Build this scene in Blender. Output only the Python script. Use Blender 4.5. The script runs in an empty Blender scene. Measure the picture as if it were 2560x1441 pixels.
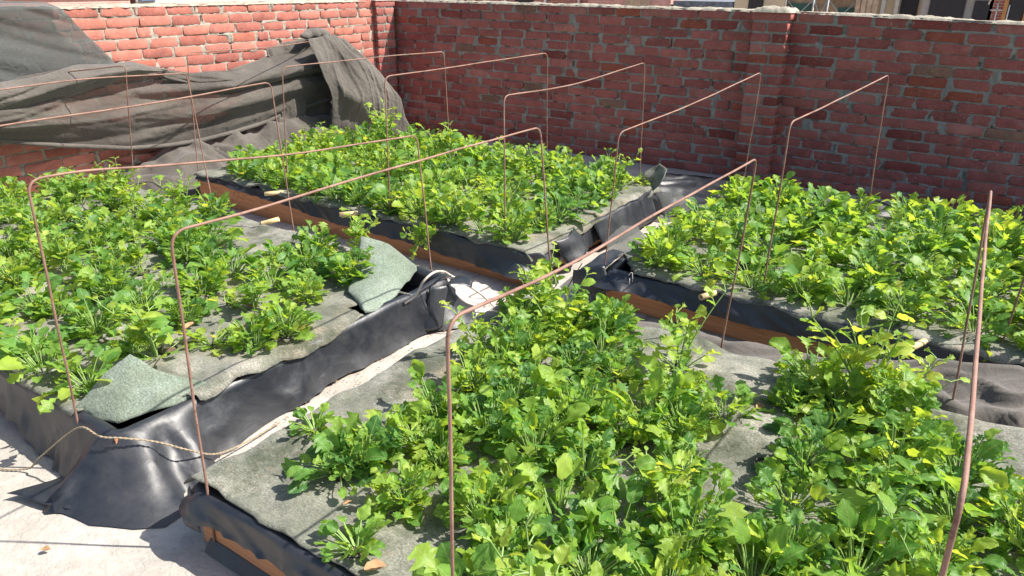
import bpy, math, random
import numpy as np
from mathutils import Vector, Matrix, noise
R = math.radians
C = bpy.context.scene
COL = C.collection
rnd = random.Random(7)

# ------------------------------------------------------------------ camera, light, exposure
cam_d = bpy.data.cameras.new("camera"); cam = bpy.data.objects.new("camera", cam_d); COL.objects.link(cam)
rt = Vector((0.828, 0.560, 0.009)).normalized(); fw = Vector((-0.514, 0.766, -0.386)).normalized()
up = rt.cross(fw).normalized(); rt = fw.cross(up)
cam.matrix_world = Matrix(((rt.x, up.x, -fw.x, 0), (rt.y, up.y, -fw.y, 0), (rt.z, up.z, -fw.z, 1.5), (0, 0, 0, 1)))
cam_d.sensor_width = 36; cam_d.lens = 25.92; cam_d.clip_end = 2000; cam_d.clip_start = 0.05
C.camera = cam
SUN_EL, SUN_AZ = 50.0, 60.6         # azimuth clockwise from +Y
w = bpy.data.worlds.new("World"); C.world = w; w.use_nodes = True
sky = w.node_tree.nodes.new('ShaderNodeTexSky'); sky.sky_type = 'NISHITA'; sky.sun_disc = False
sky.sun_elevation = R(SUN_EL); sky.sun_rotation = R(SUN_AZ); sky.dust_density = 2.0
bg = w.node_tree.nodes['Background']; bg.inputs['Strength'].default_value = 0.10
w.node_tree.links.new(sky.outputs[0], bg.inputs['Color'])
sd = bpy.data.lights.new("sun", 'SUN'); sd.energy = 5.0; sd.angle = R(0.53); sd.color = (1.0, 0.945, 0.86)
sun = bpy.data.objects.new("sun", sd); COL.objects.link(sun)
sdir = Vector((math.sin(R(SUN_AZ)) * math.cos(R(SUN_EL)), math.cos(R(SUN_AZ)) * math.cos(R(SUN_EL)), math.sin(R(SUN_EL))))
sun.rotation_euler = sdir.to_track_quat('Z', 'Y').to_euler(); sun.location = (6, 4, 9)
C.view_settings.view_transform = 'Standard'; C.view_settings.look = 'None'
C.view_settings.gamma = 1; C.view_settings.exposure = 0.86
C.render.engine = 'CYCLES'; C.render.resolution_x = 1024; C.render.resolution_y = 576

# ------------------------------------------------------------------ helpers
def N(x, y=0.0, z=0.0): return noise.noise(Vector((x, y, z)))
def sm(a, b, x):
    t = min(1, max(0, (x - a) / (b - a))); return t * t * (3 - 2 * t)
def lerp(a, b, t): return a + (b - a) * t

def mesh(name, V, F, mat=None, parent=None, smooth=True, col=None, link=True):
    me = bpy.data.meshes.new(name)
    V = np.asarray(V, dtype=np.float32)
    me.from_pydata(V.tolist() if len(V) < 2 else V, [], F)
    if mat: me.materials.append(mat)
    if smooth: me.polygons.foreach_set('use_smooth', [True] * len(me.polygons))
    if col is not None:
        a = me.color_attributes.new('Col', 'FLOAT_COLOR', 'POINT')
        a.data.foreach_set('color', np.asarray(col, dtype=np.float32).ravel())
    me.update()
    o = bpy.data.objects.new(name, me)
    if link: COL.objects.link(o)
    if parent: o.parent = parent
    return o
def tag(o, label=None, cat=None, group=None, kind=None):
    if label: o['label'] = label
    if cat: o['category'] = cat
    if group: o['group'] = group
    if kind: o['kind'] = kind
    return o
def thing(name, label, cat, loc=(0, 0, 0), group=None):
    o = bpy.data.objects.new(name, None); COL.objects.link(o); o.location = loc
    o.empty_display_size = 0.1
    return tag(o, label, cat, group)
def solid(o, t, off=-1):
    m = o.modifiers.new('thickness', 'SOLIDIFY'); m.thickness = t; m.offset = off; return o

class MB:
    def __init__(s): s.V = []; s.F = []; s.C = []
    def add(s, V, F, c=None):
        b = len(s.V); s.V += [tuple(v) for v in V]; s.F += [tuple(i + b for i in f) for f in F]
        if c is not None: s.C += [c] * len(V) if not isinstance(c, list) else c
    def box(s, c, d, rz=0, col=None):
        x, y, z = d[0] / 2, d[1] / 2, d[2] / 2; ca, sa = math.cos(rz), math.sin(rz)
        P = [(px * x, py * y, pz * z) for pz in (-1, 1) for py in (-1, 1) for px in (-1, 1)]
        V = [(c[0] + p[0] * ca - p[1] * sa, c[1] + p[0] * sa + p[1] * ca, c[2] + p[2]) for p in P]
        s.add(V, [(0, 2, 3, 1), (4, 5, 7, 6), (0, 1, 5, 4), (2, 6, 7, 3), (0, 4, 6, 2), (1, 3, 7, 5)], col)
        return s
    def tube(s, P, r, n=8, cap=True, col=None):
        P = [Vector(p) for p in P]; V = []; F = []; m = len(P)
        nrm = None
        for i, p in enumerate(P):
            t = (P[min(i + 1, m - 1)] - P[max(i - 1, 0)]).normalized()
            if nrm is None:
                nrm = t.orthogonal().normalized()
            else:
                nrm = (nrm - t * nrm.dot(t)).normalized()
            b = t.cross(nrm); rr = r[i] if isinstance(r, (list, tuple)) else r
            for k in range(n):
                a = 2 * math.pi * k / n; V.append(p + (nrm * math.cos(a) + b * math.sin(a)) * rr)
        for i in range(m - 1):
            for k in range(n):
                F.append((i * n + k, i * n + (k + 1) % n, (i + 1) * n + (k + 1) % n, (i + 1) * n + k))
        if cap: F.append(tuple(range(n - 1, -1, -1))); F.append(tuple((m - 1) * n + k for k in range(n)))
        s.add(V, F, col); return s
    def obj(s, name, mat, parent=None, smooth=True, link=True):
        return mesh(name, s.V, s.F, mat, parent, smooth, s.C if s.C else None, link)

def gridfaces(n, m, keep=None):
    return [(i * (m) + j, (i + 1) * m + j, (i + 1) * m + j + 1, i * m + j + 1) for i in range(n - 1) for j in range(m - 1)
            if keep is None or keep(i, j)]
def resample(P, n):
    P = np.array(P, float); d = np.r_[0, np.cumsum(np.linalg.norm(np.diff(P, axis=0), axis=1))]
    t = np.linspace(0, d[-1], n); return np.array([np.interp(t, d, P[:, k]) for k in range(P.shape[1])]).T
def spline(P, per=8):
    P = [Vector(p) for p in P]; out = []
    Q = [P[0] * 2 - P[1]] + P + [P[-1] * 2 - P[-2]]
    for i in range(1, len(Q) - 2):
        for k in range(per):
            t = k / per; a, b, c, d = Q[i - 1], Q[i], Q[i + 1], Q[i + 2]
            out.append(0.5 * ((2 * b) + (c - a) * t + (2 * a - 5 * b + 4 * c - d) * t * t + (3 * b - a - 3 * c + d) * t ** 3))
    out.append(P[-1]); return out

# ------------------------------------------------------------------ materials
class M:
    def __init__(s, name):
        s.m = bpy.data.materials.new(name); s.m.use_nodes = True
        s.t = s.m.node_tree; s.n = s.t.nodes; s.b = s.n['Principled BSDF']; s.out = s.n['Material Output']
        s.tc = s.n.new('ShaderNodeTexCoord')
    def link(s, a, b): s.t.links.new(a, b)
    def set(s, **k):
        for a, v in k.items(): s.b.inputs[a.replace('_', ' ')].default_value = v
    def noise(s, scale, detail=4, rough=.55, coord='Object', vec=None, dist=0):
        n = s.n.new('ShaderNodeTexNoise'); n.inputs['Scale'].default_value = scale; n.inputs['Detail'].default_value = detail
        n.inputs['Roughness'].default_value = rough; n.inputs['Distortion'].default_value = dist
        s.link(vec if vec else s.tc.outputs[coord], n.inputs['Vector']); return n.outputs['Fac']
    def ramp(s, fac, stops):
        r = s.n.new('ShaderNodeValToRGB'); e = r.color_ramp.elements
        while len(e) < len(stops): e.new(.5)
        for i, (p, c) in enumerate(stops):
            e[i].position = p; e[i].color = (c, c, c, 1) if not isinstance(c, tuple) else (*c, 1)
        s.link(fac, r.inputs[0]); return r.outputs[0]
    def mix(s, fac, a, b, mode='MIX'):
        n = s.n.new('ShaderNodeMix'); n.data_type = 'RGBA'; n.blend_type = mode
        for inp, v in ((0, fac), (6, a), (7, b)):
            if isinstance(v, (int, float)): n.inputs[inp].default_value = v if inp == 0 else (v, v, v, 1)
            elif isinstance(v, tuple): n.inputs[inp].default_value = (*v, 1)
            else: s.link(v, n.inputs[inp])
        return n.outputs[2]
    def math(s, op, a, b=0.0, c=None):
        n = s.n.new('ShaderNodeMath'); n.operation = op
        for i, v in enumerate((a, b) if c is None else (a, b, c)):
            if isinstance(v, (int, float)): n.inputs[i].default_value = v
            else: s.link(v, n.inputs[i])
        return n.outputs[0]
    def base(s, c): s.link(c, s.b.inputs['Base Color'])
    def rough(s, c): s.link(c, s.b.inputs['Roughness'])
    def bump(s, h, strength=.5, dist=.01, prev=None):
        n = s.n.new('ShaderNodeBump'); n.inputs['Strength'].default_value = strength; n.inputs['Distance'].default_value = dist
        s.link(h, n.inputs['Height'])
        if prev: s.link(prev, n.inputs['Normal'])
        s.link(n.outputs[0], s.b.inputs['Normal']); return n.outputs[0]
    def attr(s, name='Col'):
        n = s.n.new('ShaderNodeAttribute'); n.attribute_name = name; return n
    def sep(s, c):
        n = s.n.new('ShaderNodeSeparateColor'); s.link(c, n.inputs[0]); return n.outputs
    def mapping(s, scale, rot=(0, 0, 0), coord='Object'):
        n = s.n.new('ShaderNodeMapping'); n.inputs['Scale'].default_value = scale; n.inputs['Rotation'].default_value = rot
        s.link(s.tc.outputs[coord], n.inputs['Vector']); return n.outputs[0]

def mat_brick():
    m = M('brick'); a = m.attr().outputs['Color']
    n1 = m.noise(9, 5); c = m.mix(m.ramp(n1, [(.3, .72), (.7, 1.2)]), 0.0, a, 'MULTIPLY')
    c = m.mix(1.0, a, m.ramp(n1, [(.25, .78), (.75, 1.2)]), 'MULTIPLY')
    n2 = m.noise(60, 6, .7); c = m.mix(1.0, c, m.ramp(n2, [(.3, .82), (.7, 1.15)]), 'MULTIPLY')
    ef = m.noise(5, 8, .75, dist=.6); c = m.mix(m.ramp(ef, [(.56, 0.0), (.76, .42)]), c, (.42, .30, .27))
    ms = m.noise(26, 6, .7); c = m.mix(m.ramp(ms, [(.60, 0.0), (.68, .55)]), c, (.27, .25, .22))
    sp = m.noise(120, 2); c = m.mix(m.ramp(sp, [(.70, 0.0), (.74, .8)]), c, (.75, .7, .65))
    m.base(c); m.set(Roughness=.9); m.b.inputs['Specular IOR Level'].default_value = .2
    m.bump(m.mix(.5, n2, m.noise(25, 6, .7)), .7, .006); return m.m
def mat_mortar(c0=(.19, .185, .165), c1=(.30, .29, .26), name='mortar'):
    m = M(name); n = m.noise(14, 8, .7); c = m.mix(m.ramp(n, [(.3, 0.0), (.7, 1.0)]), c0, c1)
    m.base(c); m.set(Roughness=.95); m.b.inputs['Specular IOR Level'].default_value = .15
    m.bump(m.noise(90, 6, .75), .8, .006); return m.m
def mat_floor():
    m = M('concrete'); n = m.noise(1.6, 8, .65); c = m.mix(m.ramp(n, [(.3, 0.0), (.7, 1.0)]), (.44, .405, .355), (.60, .555, .49))
    n2 = m.noise(11, 8, .7, dist=.8); c = m.mix(m.ramp(n2, [(.40, .6), (.56, 0.0)]), c, (.33, .31, .285))
    cr = m.n.new('ShaderNodeTexVoronoi'); cr.feature = 'DISTANCE_TO_EDGE'; cr.inputs['Scale'].default_value = 2.3
    wv = m.mix(.12, m.tc.outputs['Object'], m.noise(5, 5, .6)); m.link(wv, cr.inputs['Vector'])
    c = m.mix(m.ramp(m.noise(28, 6, .75, dist=1), [(.60, 0.0), (.72, .5)]), c, (.30, .27, .24))
    sp = m.noise(70, 4, .6); c = m.mix(m.ramp(sp, [(.60, 0.0), (.70, .6)]), c, (.30, .23, .17)); c = m.mix(m.ramp(m.noise(1.1, 9, .75, dist=1.5), [(.44, 0.0), (.64, .65)]), c, (.34, .305, .26))
    m.base(c); m.set(Roughness=.92); m.bump(m.mix(.5, n2, m.noise(60, 6, .7)), .9, .014); return m.m
def mat_tiles():
    m = M('aisle_tiles'); b = m.n.new('ShaderNodeTexBrick'); m.link(m.mapping((1, 1, 1)), b.inputs['Vector'])
    b.inputs['Scale'].default_value = 1.0; b.inputs['Brick Width'].default_value = .14; b.inputs['Row Height'].default_value = .45
    b.offset = 0; b.inputs['Mortar Size'].default_value = .006; b.inputs['Mortar Smooth'].default_value = .4
    b.inputs['Color1'].default_value = (.44, .40, .40, 1); b.inputs['Color2'].default_value = (.52, .47, .45, 1); b.inputs['Mortar'].default_value = (.28, .25, .23, 1)
    n = m.noise(9, 7, .7); c = m.mix(1.0, b.outputs[0], m.ramp(n, [(.3, .75), (.7, 1.15)]), 'MULTIPLY')
    c = m.mix(m.ramp(m.noise(3, 6, .7), [(.45, 0.0), (.65, .75)]), c, (.66, .54, .44))
    m.base(c); m.set(Roughness=.9); m.bump(m.mix(.3, b.outputs['Fac'], m.noise(50, 6, .7)), -.4, .006); return m.m
def mat_liner():
    m = M('black_liner'); n = m.noise(3.5, 8, .7, dist=.5)
    c = m.mix(m.ramp(n, [(.40, 0.0), (.78, .4)]), (.011, .014, .020), (.11, .105, .105))
    sc = m.noise(45, 8, .8); c = m.mix(m.ramp(sc, [(.66, 0.0), (.76, .35)]), c, (.26, .24, .22))
    m.base(c); m.rough(m.ramp(n, [(.35, .36), (.7, .62)])); m.b.inputs['Specular IOR Level'].default_value = .75
    vo = m.n.new('ShaderNodeTexVoronoi'); vo.feature = 'DISTANCE_TO_EDGE'; vo.inputs['Scale'].default_value = 7
    m.link(m.mix(.3, m.tc.outputs['Object'], m.noise(3, 2, .5)), vo.inputs['Vector'])
    bb = m.bump(m.noise(4, 2, .4, dist=.5), .22, .03); bb = m.bump(m.noise(11, 5, .6, dist=.8), .12, .012, bb)
    rn = m.n.new('ShaderNodeTexNoise'); rn.noise_type = 'RIDGED_MULTIFRACTAL'; rn.inputs['Scale'].default_value = 3.2; rn.inputs['Detail'].default_value = 3; rn.inputs['Roughness'].default_value = .45; m.link(m.tc.outputs['Object'], rn.inputs['Vector'])
    bb = m.bump(rn.outputs['Fac'], .35, .016, bb); bb = m.bump(m.ramp(vo.outputs[0], [(0.0, 0.0), (.04, 1.0)]), .06, .006, bb); m.bump(m.noise(60, 4, .6), .2, .003, bb); return m.m
def mat_wood():
    m = M('board_wood'); g = m.noise(1, 8, .65, vec=m.mapping((3, 3, 60)), dist=.6)
    c = m.mix(m.ramp(g, [(.3, 0.0), (.7, 1.0)]), (.40, .17, .075), (.60, .29, .14))
    g2 = m.noise(1, 6, .7, vec=m.mapping((5, 5, 22)), dist=1.5); c = m.mix(m.ramp(g2, [(.56, 0.0), (.64, .6)]), c, (.20, .06, .03))
    m.base(c); m.set(Roughness=.7); m.bump(g, .4, .004); return m.m
def mat_felt(green=False):
    m = M('felt_green' if green else 'felt'); n = m.noise(4, 6, .65, dist=.4); f = m.noise(170, 3, .8)
    if green: c = m.mix(m.ramp(n, [(.3, 0.0), (.7, 1.0)]), (.13, .17, .125), (.24, .285, .235))
    else:
        c = m.mix(m.ramp(n, [(.33, 0.0), (.62, 1.0)]), (.12, .13, .10), (.29, .28, .24))
        c = m.mix(m.ramp(m.noise(2.2, 6, .7), [(.54, 0.0), (.70, .6)]), c, (.33, .25, .185))
        c = m.mix(m.ramp(m.noise(5.5, 6, .7), [(.46, 0.0), (.62, .85)]), c, (.055, .065, .04))
    c = m.mix(1.0, c, m.ramp(f, [(.3, .5), (.7, 1.5)]), 'MULTIPLY')
    c = m.mix(m.ramp(m.noise(38, 6, .75), [(.58, 0.0), (.66, .7 if not green else .25)]), c, (.16, .12, .085))
    wv = m.noise(1, 3, .6, vec=m.mapping((60, 190, 60))); c = m.mix(1.0, c, m.ramp(wv, [(.35, .85), (.65, 1.12)]), 'MULTIPLY')
    c = m.mix(m.ramp(m.noise(95, 3, .7), [(.66, 0.0), (.70, .0 if green else .7)]), c, (.06, .045, .035))
    c = m.mix(m.ramp(m.noise(1.7, 7, .75, dist=1.2), [(.50, 0.0), (.64, .45)]), c, (.13, .14, .10))
    m.base(c); m.set(Roughness=1.0); m.b.inputs['Specular IOR Level'].default_value = .1
    m.b.inputs['Sheen Weight'].default_value = .15
    bb = m.bump(m.noise(28, 5, .7), .5, .012); m.bump(m.mix(.5, f, wv), .8, .004, bb); return m.m
def mat_cloth(alpha=(.70, .95), base=((.085, .076, .067), (.15, .134, .118)), name='shade_cloth'):
    m = M(name); n = m.noise(2.5, 6, .65); c = m.mix(m.ramp(n, [(.3, 0.0), (.7, 1.0)]), *base)
    c = m.mix(m.ramp(m.noise(6, 9, .8, dist=1), [(.56, 0.0), (.75, .4)]), c, (.25, .22, .19))
    f = m.noise(1, 2, .5, vec=m.mapping((300, 60, 300))); c = m.mix(1.0, c, m.ramp(f, [(.3, .8), (.7, 1.15)]), 'MULTIPLY')
    m.base(c); m.set(Roughness=1.0); m.b.inputs['Specular IOR Level'].default_value = .1; m.b.inputs['Sheen Weight'].default_value = .25
    m.link(m.ramp(m.noise(1.8, 3, .5), [(.35, alpha[0]), (.6, alpha[1])]), m.b.inputs['Alpha'])
    v = m.n.new('ShaderNodeTexVoronoi'); v.feature = 'DISTANCE_TO_EDGE'; v.inputs['Scale'].default_value = 5
    m.link(m.mix(.25, m.tc.outputs['Object'], m.noise(6, 3, .5)), v.inputs['Vector'])
    bb = m.bump(m.ramp(v.outputs[0], [(0.0, 0.0), (.12, 1.0)]), .18, .012); m.bump(m.noise(11, 5, .55, dist=1.2), .45, .015, bb); return m.m
def mat_leaf():
    m = M('leaf'); a = m.sep(m.attr().outputs['Color']); tint, acr, alo = a[0], a[1], a[2]
    oi = m.n.new('ShaderNodeObjectInfo')
    t = m.math('ADD', tint, m.math('MULTIPLY', m.math('SUBTRACT', oi.outputs['Random'], .5), .22))
    c = m.ramp(t, [(0.0, (.045, .15, .05)), (.35, (.15, .33, .062)), (.62, (.28, .44, .062)), (.84, (.43, .55, .10)), (.96, (.58, .60, .17)), (1.0, (.50, .38, .16))])
    vein = m.ramp(acr, [(.03, .55), (.10, 0.0)])
    sv = m.math('PINGPONG', m.math('ADD', m.math('MULTIPLY', alo, 7.0), m.math('MULTIPLY', acr, -2.2)), .5)
    vein2 = m.ramp(sv, [(.0, .22), (.09, 0.0)])
    c = m.mix(m.math('MAXIMUM', vein, vein2), c, (.36, .45, .17))
    c = m.mix(1.0, c, m.ramp(m.noise(35, 4, .6), [(.3, .8), (.7, 1.15)]), 'MULTIPLY')
    m.base(c); m.set(Roughness=.42); m.b.inputs['Specular IOR Level'].default_value = .38
    tr = m.n.new('ShaderNodeBsdfTranslucent'); m.link(m.mix(1.0, c, (1.9, 1.55, .75), 'MULTIPLY'), tr.inputs['Color'])
    mx = m.n.new('ShaderNodeMixShader'); mx.inputs[0].default_value = .52
    m.link(m.b.outputs[0], mx.inputs[1]); m.link(tr.outputs[0], mx.inputs[2]); m.link(mx.outputs[0], m.out.inputs['Surface'])
    m.bump(m.mix(.5, m.noise(55, 3, .5), sv), .35, .004); return m.m
def mat_simple(name, c, r=.8, n=(12, .8, 1.15), metal=0, spec=.4):
    m = M(name); f = m.noise(n[0], 5, .65); m.base(m.mix(1.0, c, m.ramp(f, [(.3, n[1]), (.7, n[2])]), 'MULTIPLY'))
    m.set(Roughness=r, Metallic=metal); m.b.inputs['Specular IOR Level'].default_value = spec; m.bump(f, .3, .004); return m.m
def mat_facade(c1, c2, mortar, scale=1.0, name='facade_brick'):
    m = M(name); b = m.n.new('ShaderNodeTexBrick')
    # bricks run along the facade whichever way it faces: use x+y for the horizontal axis
    s = m.n.new('ShaderNodeSeparateXYZ'); m.link(m.tc.outputs['Object'], s.inputs[0])
    cb = m.n.new('ShaderNodeCombineXYZ'); m.link(m.math('ADD', s.outputs[0], s.outputs[1]), cb.inputs[0]); m.link(s.outputs[2], cb.inputs[1])
    m.link(cb.outputs[0], b.inputs['Vector']); b.inputs['Scale'].default_value = scale
    b.inputs['Brick Width'].default_value = .26; b.inputs['Row Height'].default_value = .078; b.inputs['Mortar Size'].default_value = .012
    b.inputs['Color1'].default_value = (*c1, 1); b.inputs['Color2'].default_value = (*c2, 1); b.inputs['Mortar'].default_value = (*mortar, 1)
    m.base(m.mix(1.0, b.outputs[0], m.ramp(m.noise(1.5, 6), [(.3, .8), (.7, 1.15)]), 'MULTIPLY')); m.set(Roughness=.9); return m.m

def mat_rod():
    m = M('rusty_rod'); c = m.mix(m.ramp(m.noise(9, 6, .7), [(.35, 0.0), (.65, 1.0)]), (.17, .085, .06), (.33, .19, .145))
    c = m.mix(m.ramp(m.noise(60, 4, .7), [(.58, 0.0), (.68, .7)]), c, (.10, .045, .03)); m.base(c); m.set(Roughness=.65); m.bump(m.noise(120, 3), .4, .002); return m.m
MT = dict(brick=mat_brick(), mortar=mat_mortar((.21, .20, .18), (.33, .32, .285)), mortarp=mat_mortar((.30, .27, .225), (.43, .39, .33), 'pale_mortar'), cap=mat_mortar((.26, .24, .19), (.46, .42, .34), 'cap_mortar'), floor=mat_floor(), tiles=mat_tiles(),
          liner=mat_liner(), wood=mat_wood(), felt=mat_felt(), feltg=mat_felt(True), cloth=mat_cloth(), clothg=mat_cloth((.50, .86), ((.075, .08, .076), (.12, .125, .12)), 'grey_cloth'),
          cloths=mat_cloth((1.0, 1.0), name='thick_cloth'), leaf=mat_leaf(), stem=mat_simple('stem', (.22, .34, .09), .5),
          rod=mat_rod(), cane=mat_simple('cane', (.62, .47, .25), .6), canein=mat_simple('cane_inside', (.35, .25, .14), .9),
          rope=mat_simple('rope', (.34, .27, .18), .9, (60, .7, 1.2)), string=mat_simple('string', (.6, .55, .48), .8), hose=mat_simple('hose', (.55, .47, .40), .6),
          pot=mat_simple('pot_plastic', (.03, .03, .03), .5), soil=mat_simple('soil', (.10, .065, .045), 1, (150, .3, 1.8)),
          dry=mat_simple('dry_leaf', (.42, .25, .13), .8, (30, .6, 1.3)), wire=mat_simple('wire', (.03, .03, .03), .5))

# ------------------------------------------------------------------ setting
def floor():
    V = []; F = []; n, m = 60, 60
    for i in range(n):
        for j in range(m):
            x = lerp(-5.75, 5.5, i / (n - 1)); y = lerp(-4, 6.2, j / (m - 1)); V.append((x, y, 0.003 * N(x * 1.3, y * 1.3)))
    o = mesh('roof_floor', V, gridfaces(n, m), MT['floor']); tag(o, kind='structure')
    V = []; n, m = 80, 10
    for i in range(n):
        for j in range(m):
            x = lerp(-5.3, -1.25, i / (n - 1)); y = lerp(2.52, 3.06, j / (m - 1)); V.append((x, y, 0.006 + .003 * N(x * 1.3, y * 1.3)))
    o = mesh('aisle_paving', V, gridfaces(n, m), MT['tiles']); tag(o, kind='structure')
    g = mat_simple('street_ground', (.33, .27, .20), .95, (.4, .7, 1.2))
    o = mesh('ground', [(-900, -900, -9), (900, -900, -9), (900, 900, -9), (-900, 900, -9)], [(0, 1, 2, 3)], g); tag(o, kind='structure')
    b = MB(); b.box((-.125, 1.1, -4.55), (11.5, 10.4, 9.0 - .12)); b.V = [(x, y, min(z, -.12)) for x, y, z in b.V]
    o = b.obj('building_below', mat_facade((.35, .12, .08), (.3, .1, .07), (.4, .36, .3), 1, 'own_facade'), None, False)
    tag(o, 'brick building that carries the roof under the beds', 'building')
floor()

# ------------------------------------------------------------------ brick walls
def brick_block(mb, T, u0, u1, v0, v1, w0, w1, col, seed):
    nu, nv, nw = 8, 5, 2
    UA = (0, .035, .25, .42, .6, .78, .965, 1); VA = (0, .10, .5, .9, 1)
    r = .004
    def pt(a, b, c):
        u = lerp(u0, u1, a); v = lerp(v0, v1, b); ww = lerp(w0, w1, c)
        # rounded edges
        du = min(a, 1 - a) * (u1 - u0); dv = min(b, 1 - b) * (v1 - v0); dw = (1 - c) * (w1 - w0)
        k = 0
        if du < .001: ww -= r * .6 * c
        if dv < .001: ww -= r * .6 * c
        if du < .001 and dv < .001: u += (.5 - a) * .012; v += (.5 - b) * .01
        n = N(u * 22 + seed, v * 22, ww * 20); n2 = N(u * 70, v * 70 + seed, 3)
        edge = 1 if (du < .001 or dv < .001) else .4
        return T(u + .0035 * n * edge, v + .0035 * N(u * 19, v * 31, seed) * edge, ww + .0018 * n + .0012 * n2)
    V = []; F = []; 
    def patch(f, n, m):
        b = len(V)
        for i in range(n):
            for j in range(m): V.append(f(UA[i] if n == nu else VA[i], VA[j] if m == nv else j / (m - 1)))
        return [(b + i * m + j, b + (i + 1) * m + j, b + (i + 1) * m + j + 1, b + i * m + j + 1) for i in range(n - 1) for j in range(m - 1)]
    F += patch(lambda a, b: pt(a, b, 1), nu, nv)
    F += patch(lambda a, c: pt(a, 1, c), nu, nw)[::1]
    F += patch(lambda a, c: pt(a, 0, c), nu, nw)
    F += patch(lambda b, c: pt(0, b, c), nv, nw)
    F += patch(lambda b, c: pt(1, b, c), nv, nw)
    mb.add(V, F, col)

def brick_col(rg, pale=0.0):
    t = rg.random()
    base = Vector((.27, .084, .074)).lerp(Vector((.35, .120, .098)), rg.random())
    if t < .07: base = Vector((.22, .06, .05))
    elif t < .13: base = Vector((.30, .084, .055))
    elif t < .155: base = Vector((.22, .12, .085))
    elif t < .25: base = Vector((.36, .14, .115))
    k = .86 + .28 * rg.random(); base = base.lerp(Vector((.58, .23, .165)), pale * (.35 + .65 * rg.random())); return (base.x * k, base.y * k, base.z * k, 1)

def wall(root, T, L0, L1, H, seed, thick=.12, ncourse=17, gridstep=.008, name='bricks', capped=True, proud=.0, pale=0.0):
    """T(u,v,w) maps wall coordinates (along, up, outward) to the world"""
    rg = random.Random(seed); ch = H / ncourse; bricks = []
    for k in range(ncourse):
        u = L0 - rg.random() * .1 - (.13 if k % 2 else 0)
        v0 = k * ch + .005; v1 = v0 + ch - .0105
        while u < L1 - .02:
            L = .235 + rg.uniform(-.012, .012)
            if rg.random() < .06 and k < ncourse - 1: L = .11
            a, b = max(u, L0), min(u + L, L1)
            if b - a > .03:
                dv = rg.uniform(-.003, .003)
                bricks.append((a, b, v0 + dv, v1 + dv + rg.uniform(-.004, .003), rg.uniform(-.003, .003), k, rg.random()))
            u += L + (.009 + rg.random() ** 2 * .026)
    mb = MB()
    for (a, b, v0, v1, dw, k, s) in bricks:
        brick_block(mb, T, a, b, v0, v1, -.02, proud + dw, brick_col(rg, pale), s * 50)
    mb.obj(name, MT['brick'], root)
    # mortar height field: rises at joints, smears on to the bricks, gaps here and there
    nu = int((L1 - L0) / gridstep) + 1; nv = int(H / gridstep) + 1
    D = np.full((nu, nv), 0.02); U = np.linspace(L0, L1, nu); Vv = np.linspace(0, H, nv)
    inside = np.full((nu, nv), 0.0)
    for (a, b, v0, v1, dw, k, s) in bricks:
        i0, i1 = np.searchsorted(U, [a, b]); j0, j1 = np.searchsorted(Vv, [v0, v1])
        if i1 <= i0 or j1 <= j0: continue
        du = np.minimum(U[i0:i1] - a, b - U[i0:i1])[:, None]; dv = np.minimum(Vv[j0:j1] - v0, v1 - Vv[j0:j1])[None, :]
        inside[i0:i1, j0:j1] = np.minimum(du * .36, dv * 2.0) 
    pts = []
    for i in range(nu):
        uu = U[i]
        for j in range(nv):
            d = inside[i, j]; vv = Vv[j]
            n = N(uu * 6 + seed, vv * 9); n2 = N(uu * 28, vv * 28, seed); n3 = N(uu * 80, vv * 80, seed)
            if d <= 0: ww = -.006 + .005 * n2 + .002 * n3 + .004 * n - (.022 if N(uu * 13, vv * 13, seed + 9) > .25 else 0)
            else: ww = -.0018 + .0150 * n + .005 * n2 + .002 * n3 - d * .9
            ww = max(ww, -.026)
            pts.append(T(uu, vv, ww + proud))
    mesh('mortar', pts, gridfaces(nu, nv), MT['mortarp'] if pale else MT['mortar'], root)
    return bricks

def core(root, T, L0, L1, H, w0, w1, nm='wall_core'):
    b = MB(); P = [(u, v, ww) for v in (0, H) for ww in (w0, w1) for u in (L0, L1)]
    b.add([T(*p) for p in P], [(0, 2, 3, 1), (4, 5, 7, 6), (0, 1, 5, 4), (2, 6, 7, 3), (0, 4, 6, 2), (1, 3, 7, 5)])
    b.obj(nm, MT['mortar'], root, False)
def cap(root, T, L0, L1, H, w0, w1, seed=0):
    n = int((L1 - L0) / .012); m = 12; V = []
    for i in range(n):
        u = lerp(L0, L1, i / (n - 1))
        for j in range(m):
            t = j / (m - 1); e = abs(2 * t - 1)
            wv = lerp(w0, w1, t) + .008 * N(u * 14, t * 2, seed) + (.006 * N(u * 45, 0, seed) if e > .8 else 0)
            z = H - .006 + (.010 + .010 * N(u * 3.2, t, seed) + .010 * N(u * 13, t * 3, seed) + .005 * N(u * 45, t * 8, seed)) * (1 - e ** 5)
            if e > .99: z = H - .012 - .010 * max(0, N(u * 20, 4, seed))
            V.append(T(u, z, wv))
    o = mesh('mortar_cap', V, gridfaces(n, m), MT['cap'], root)

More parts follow.
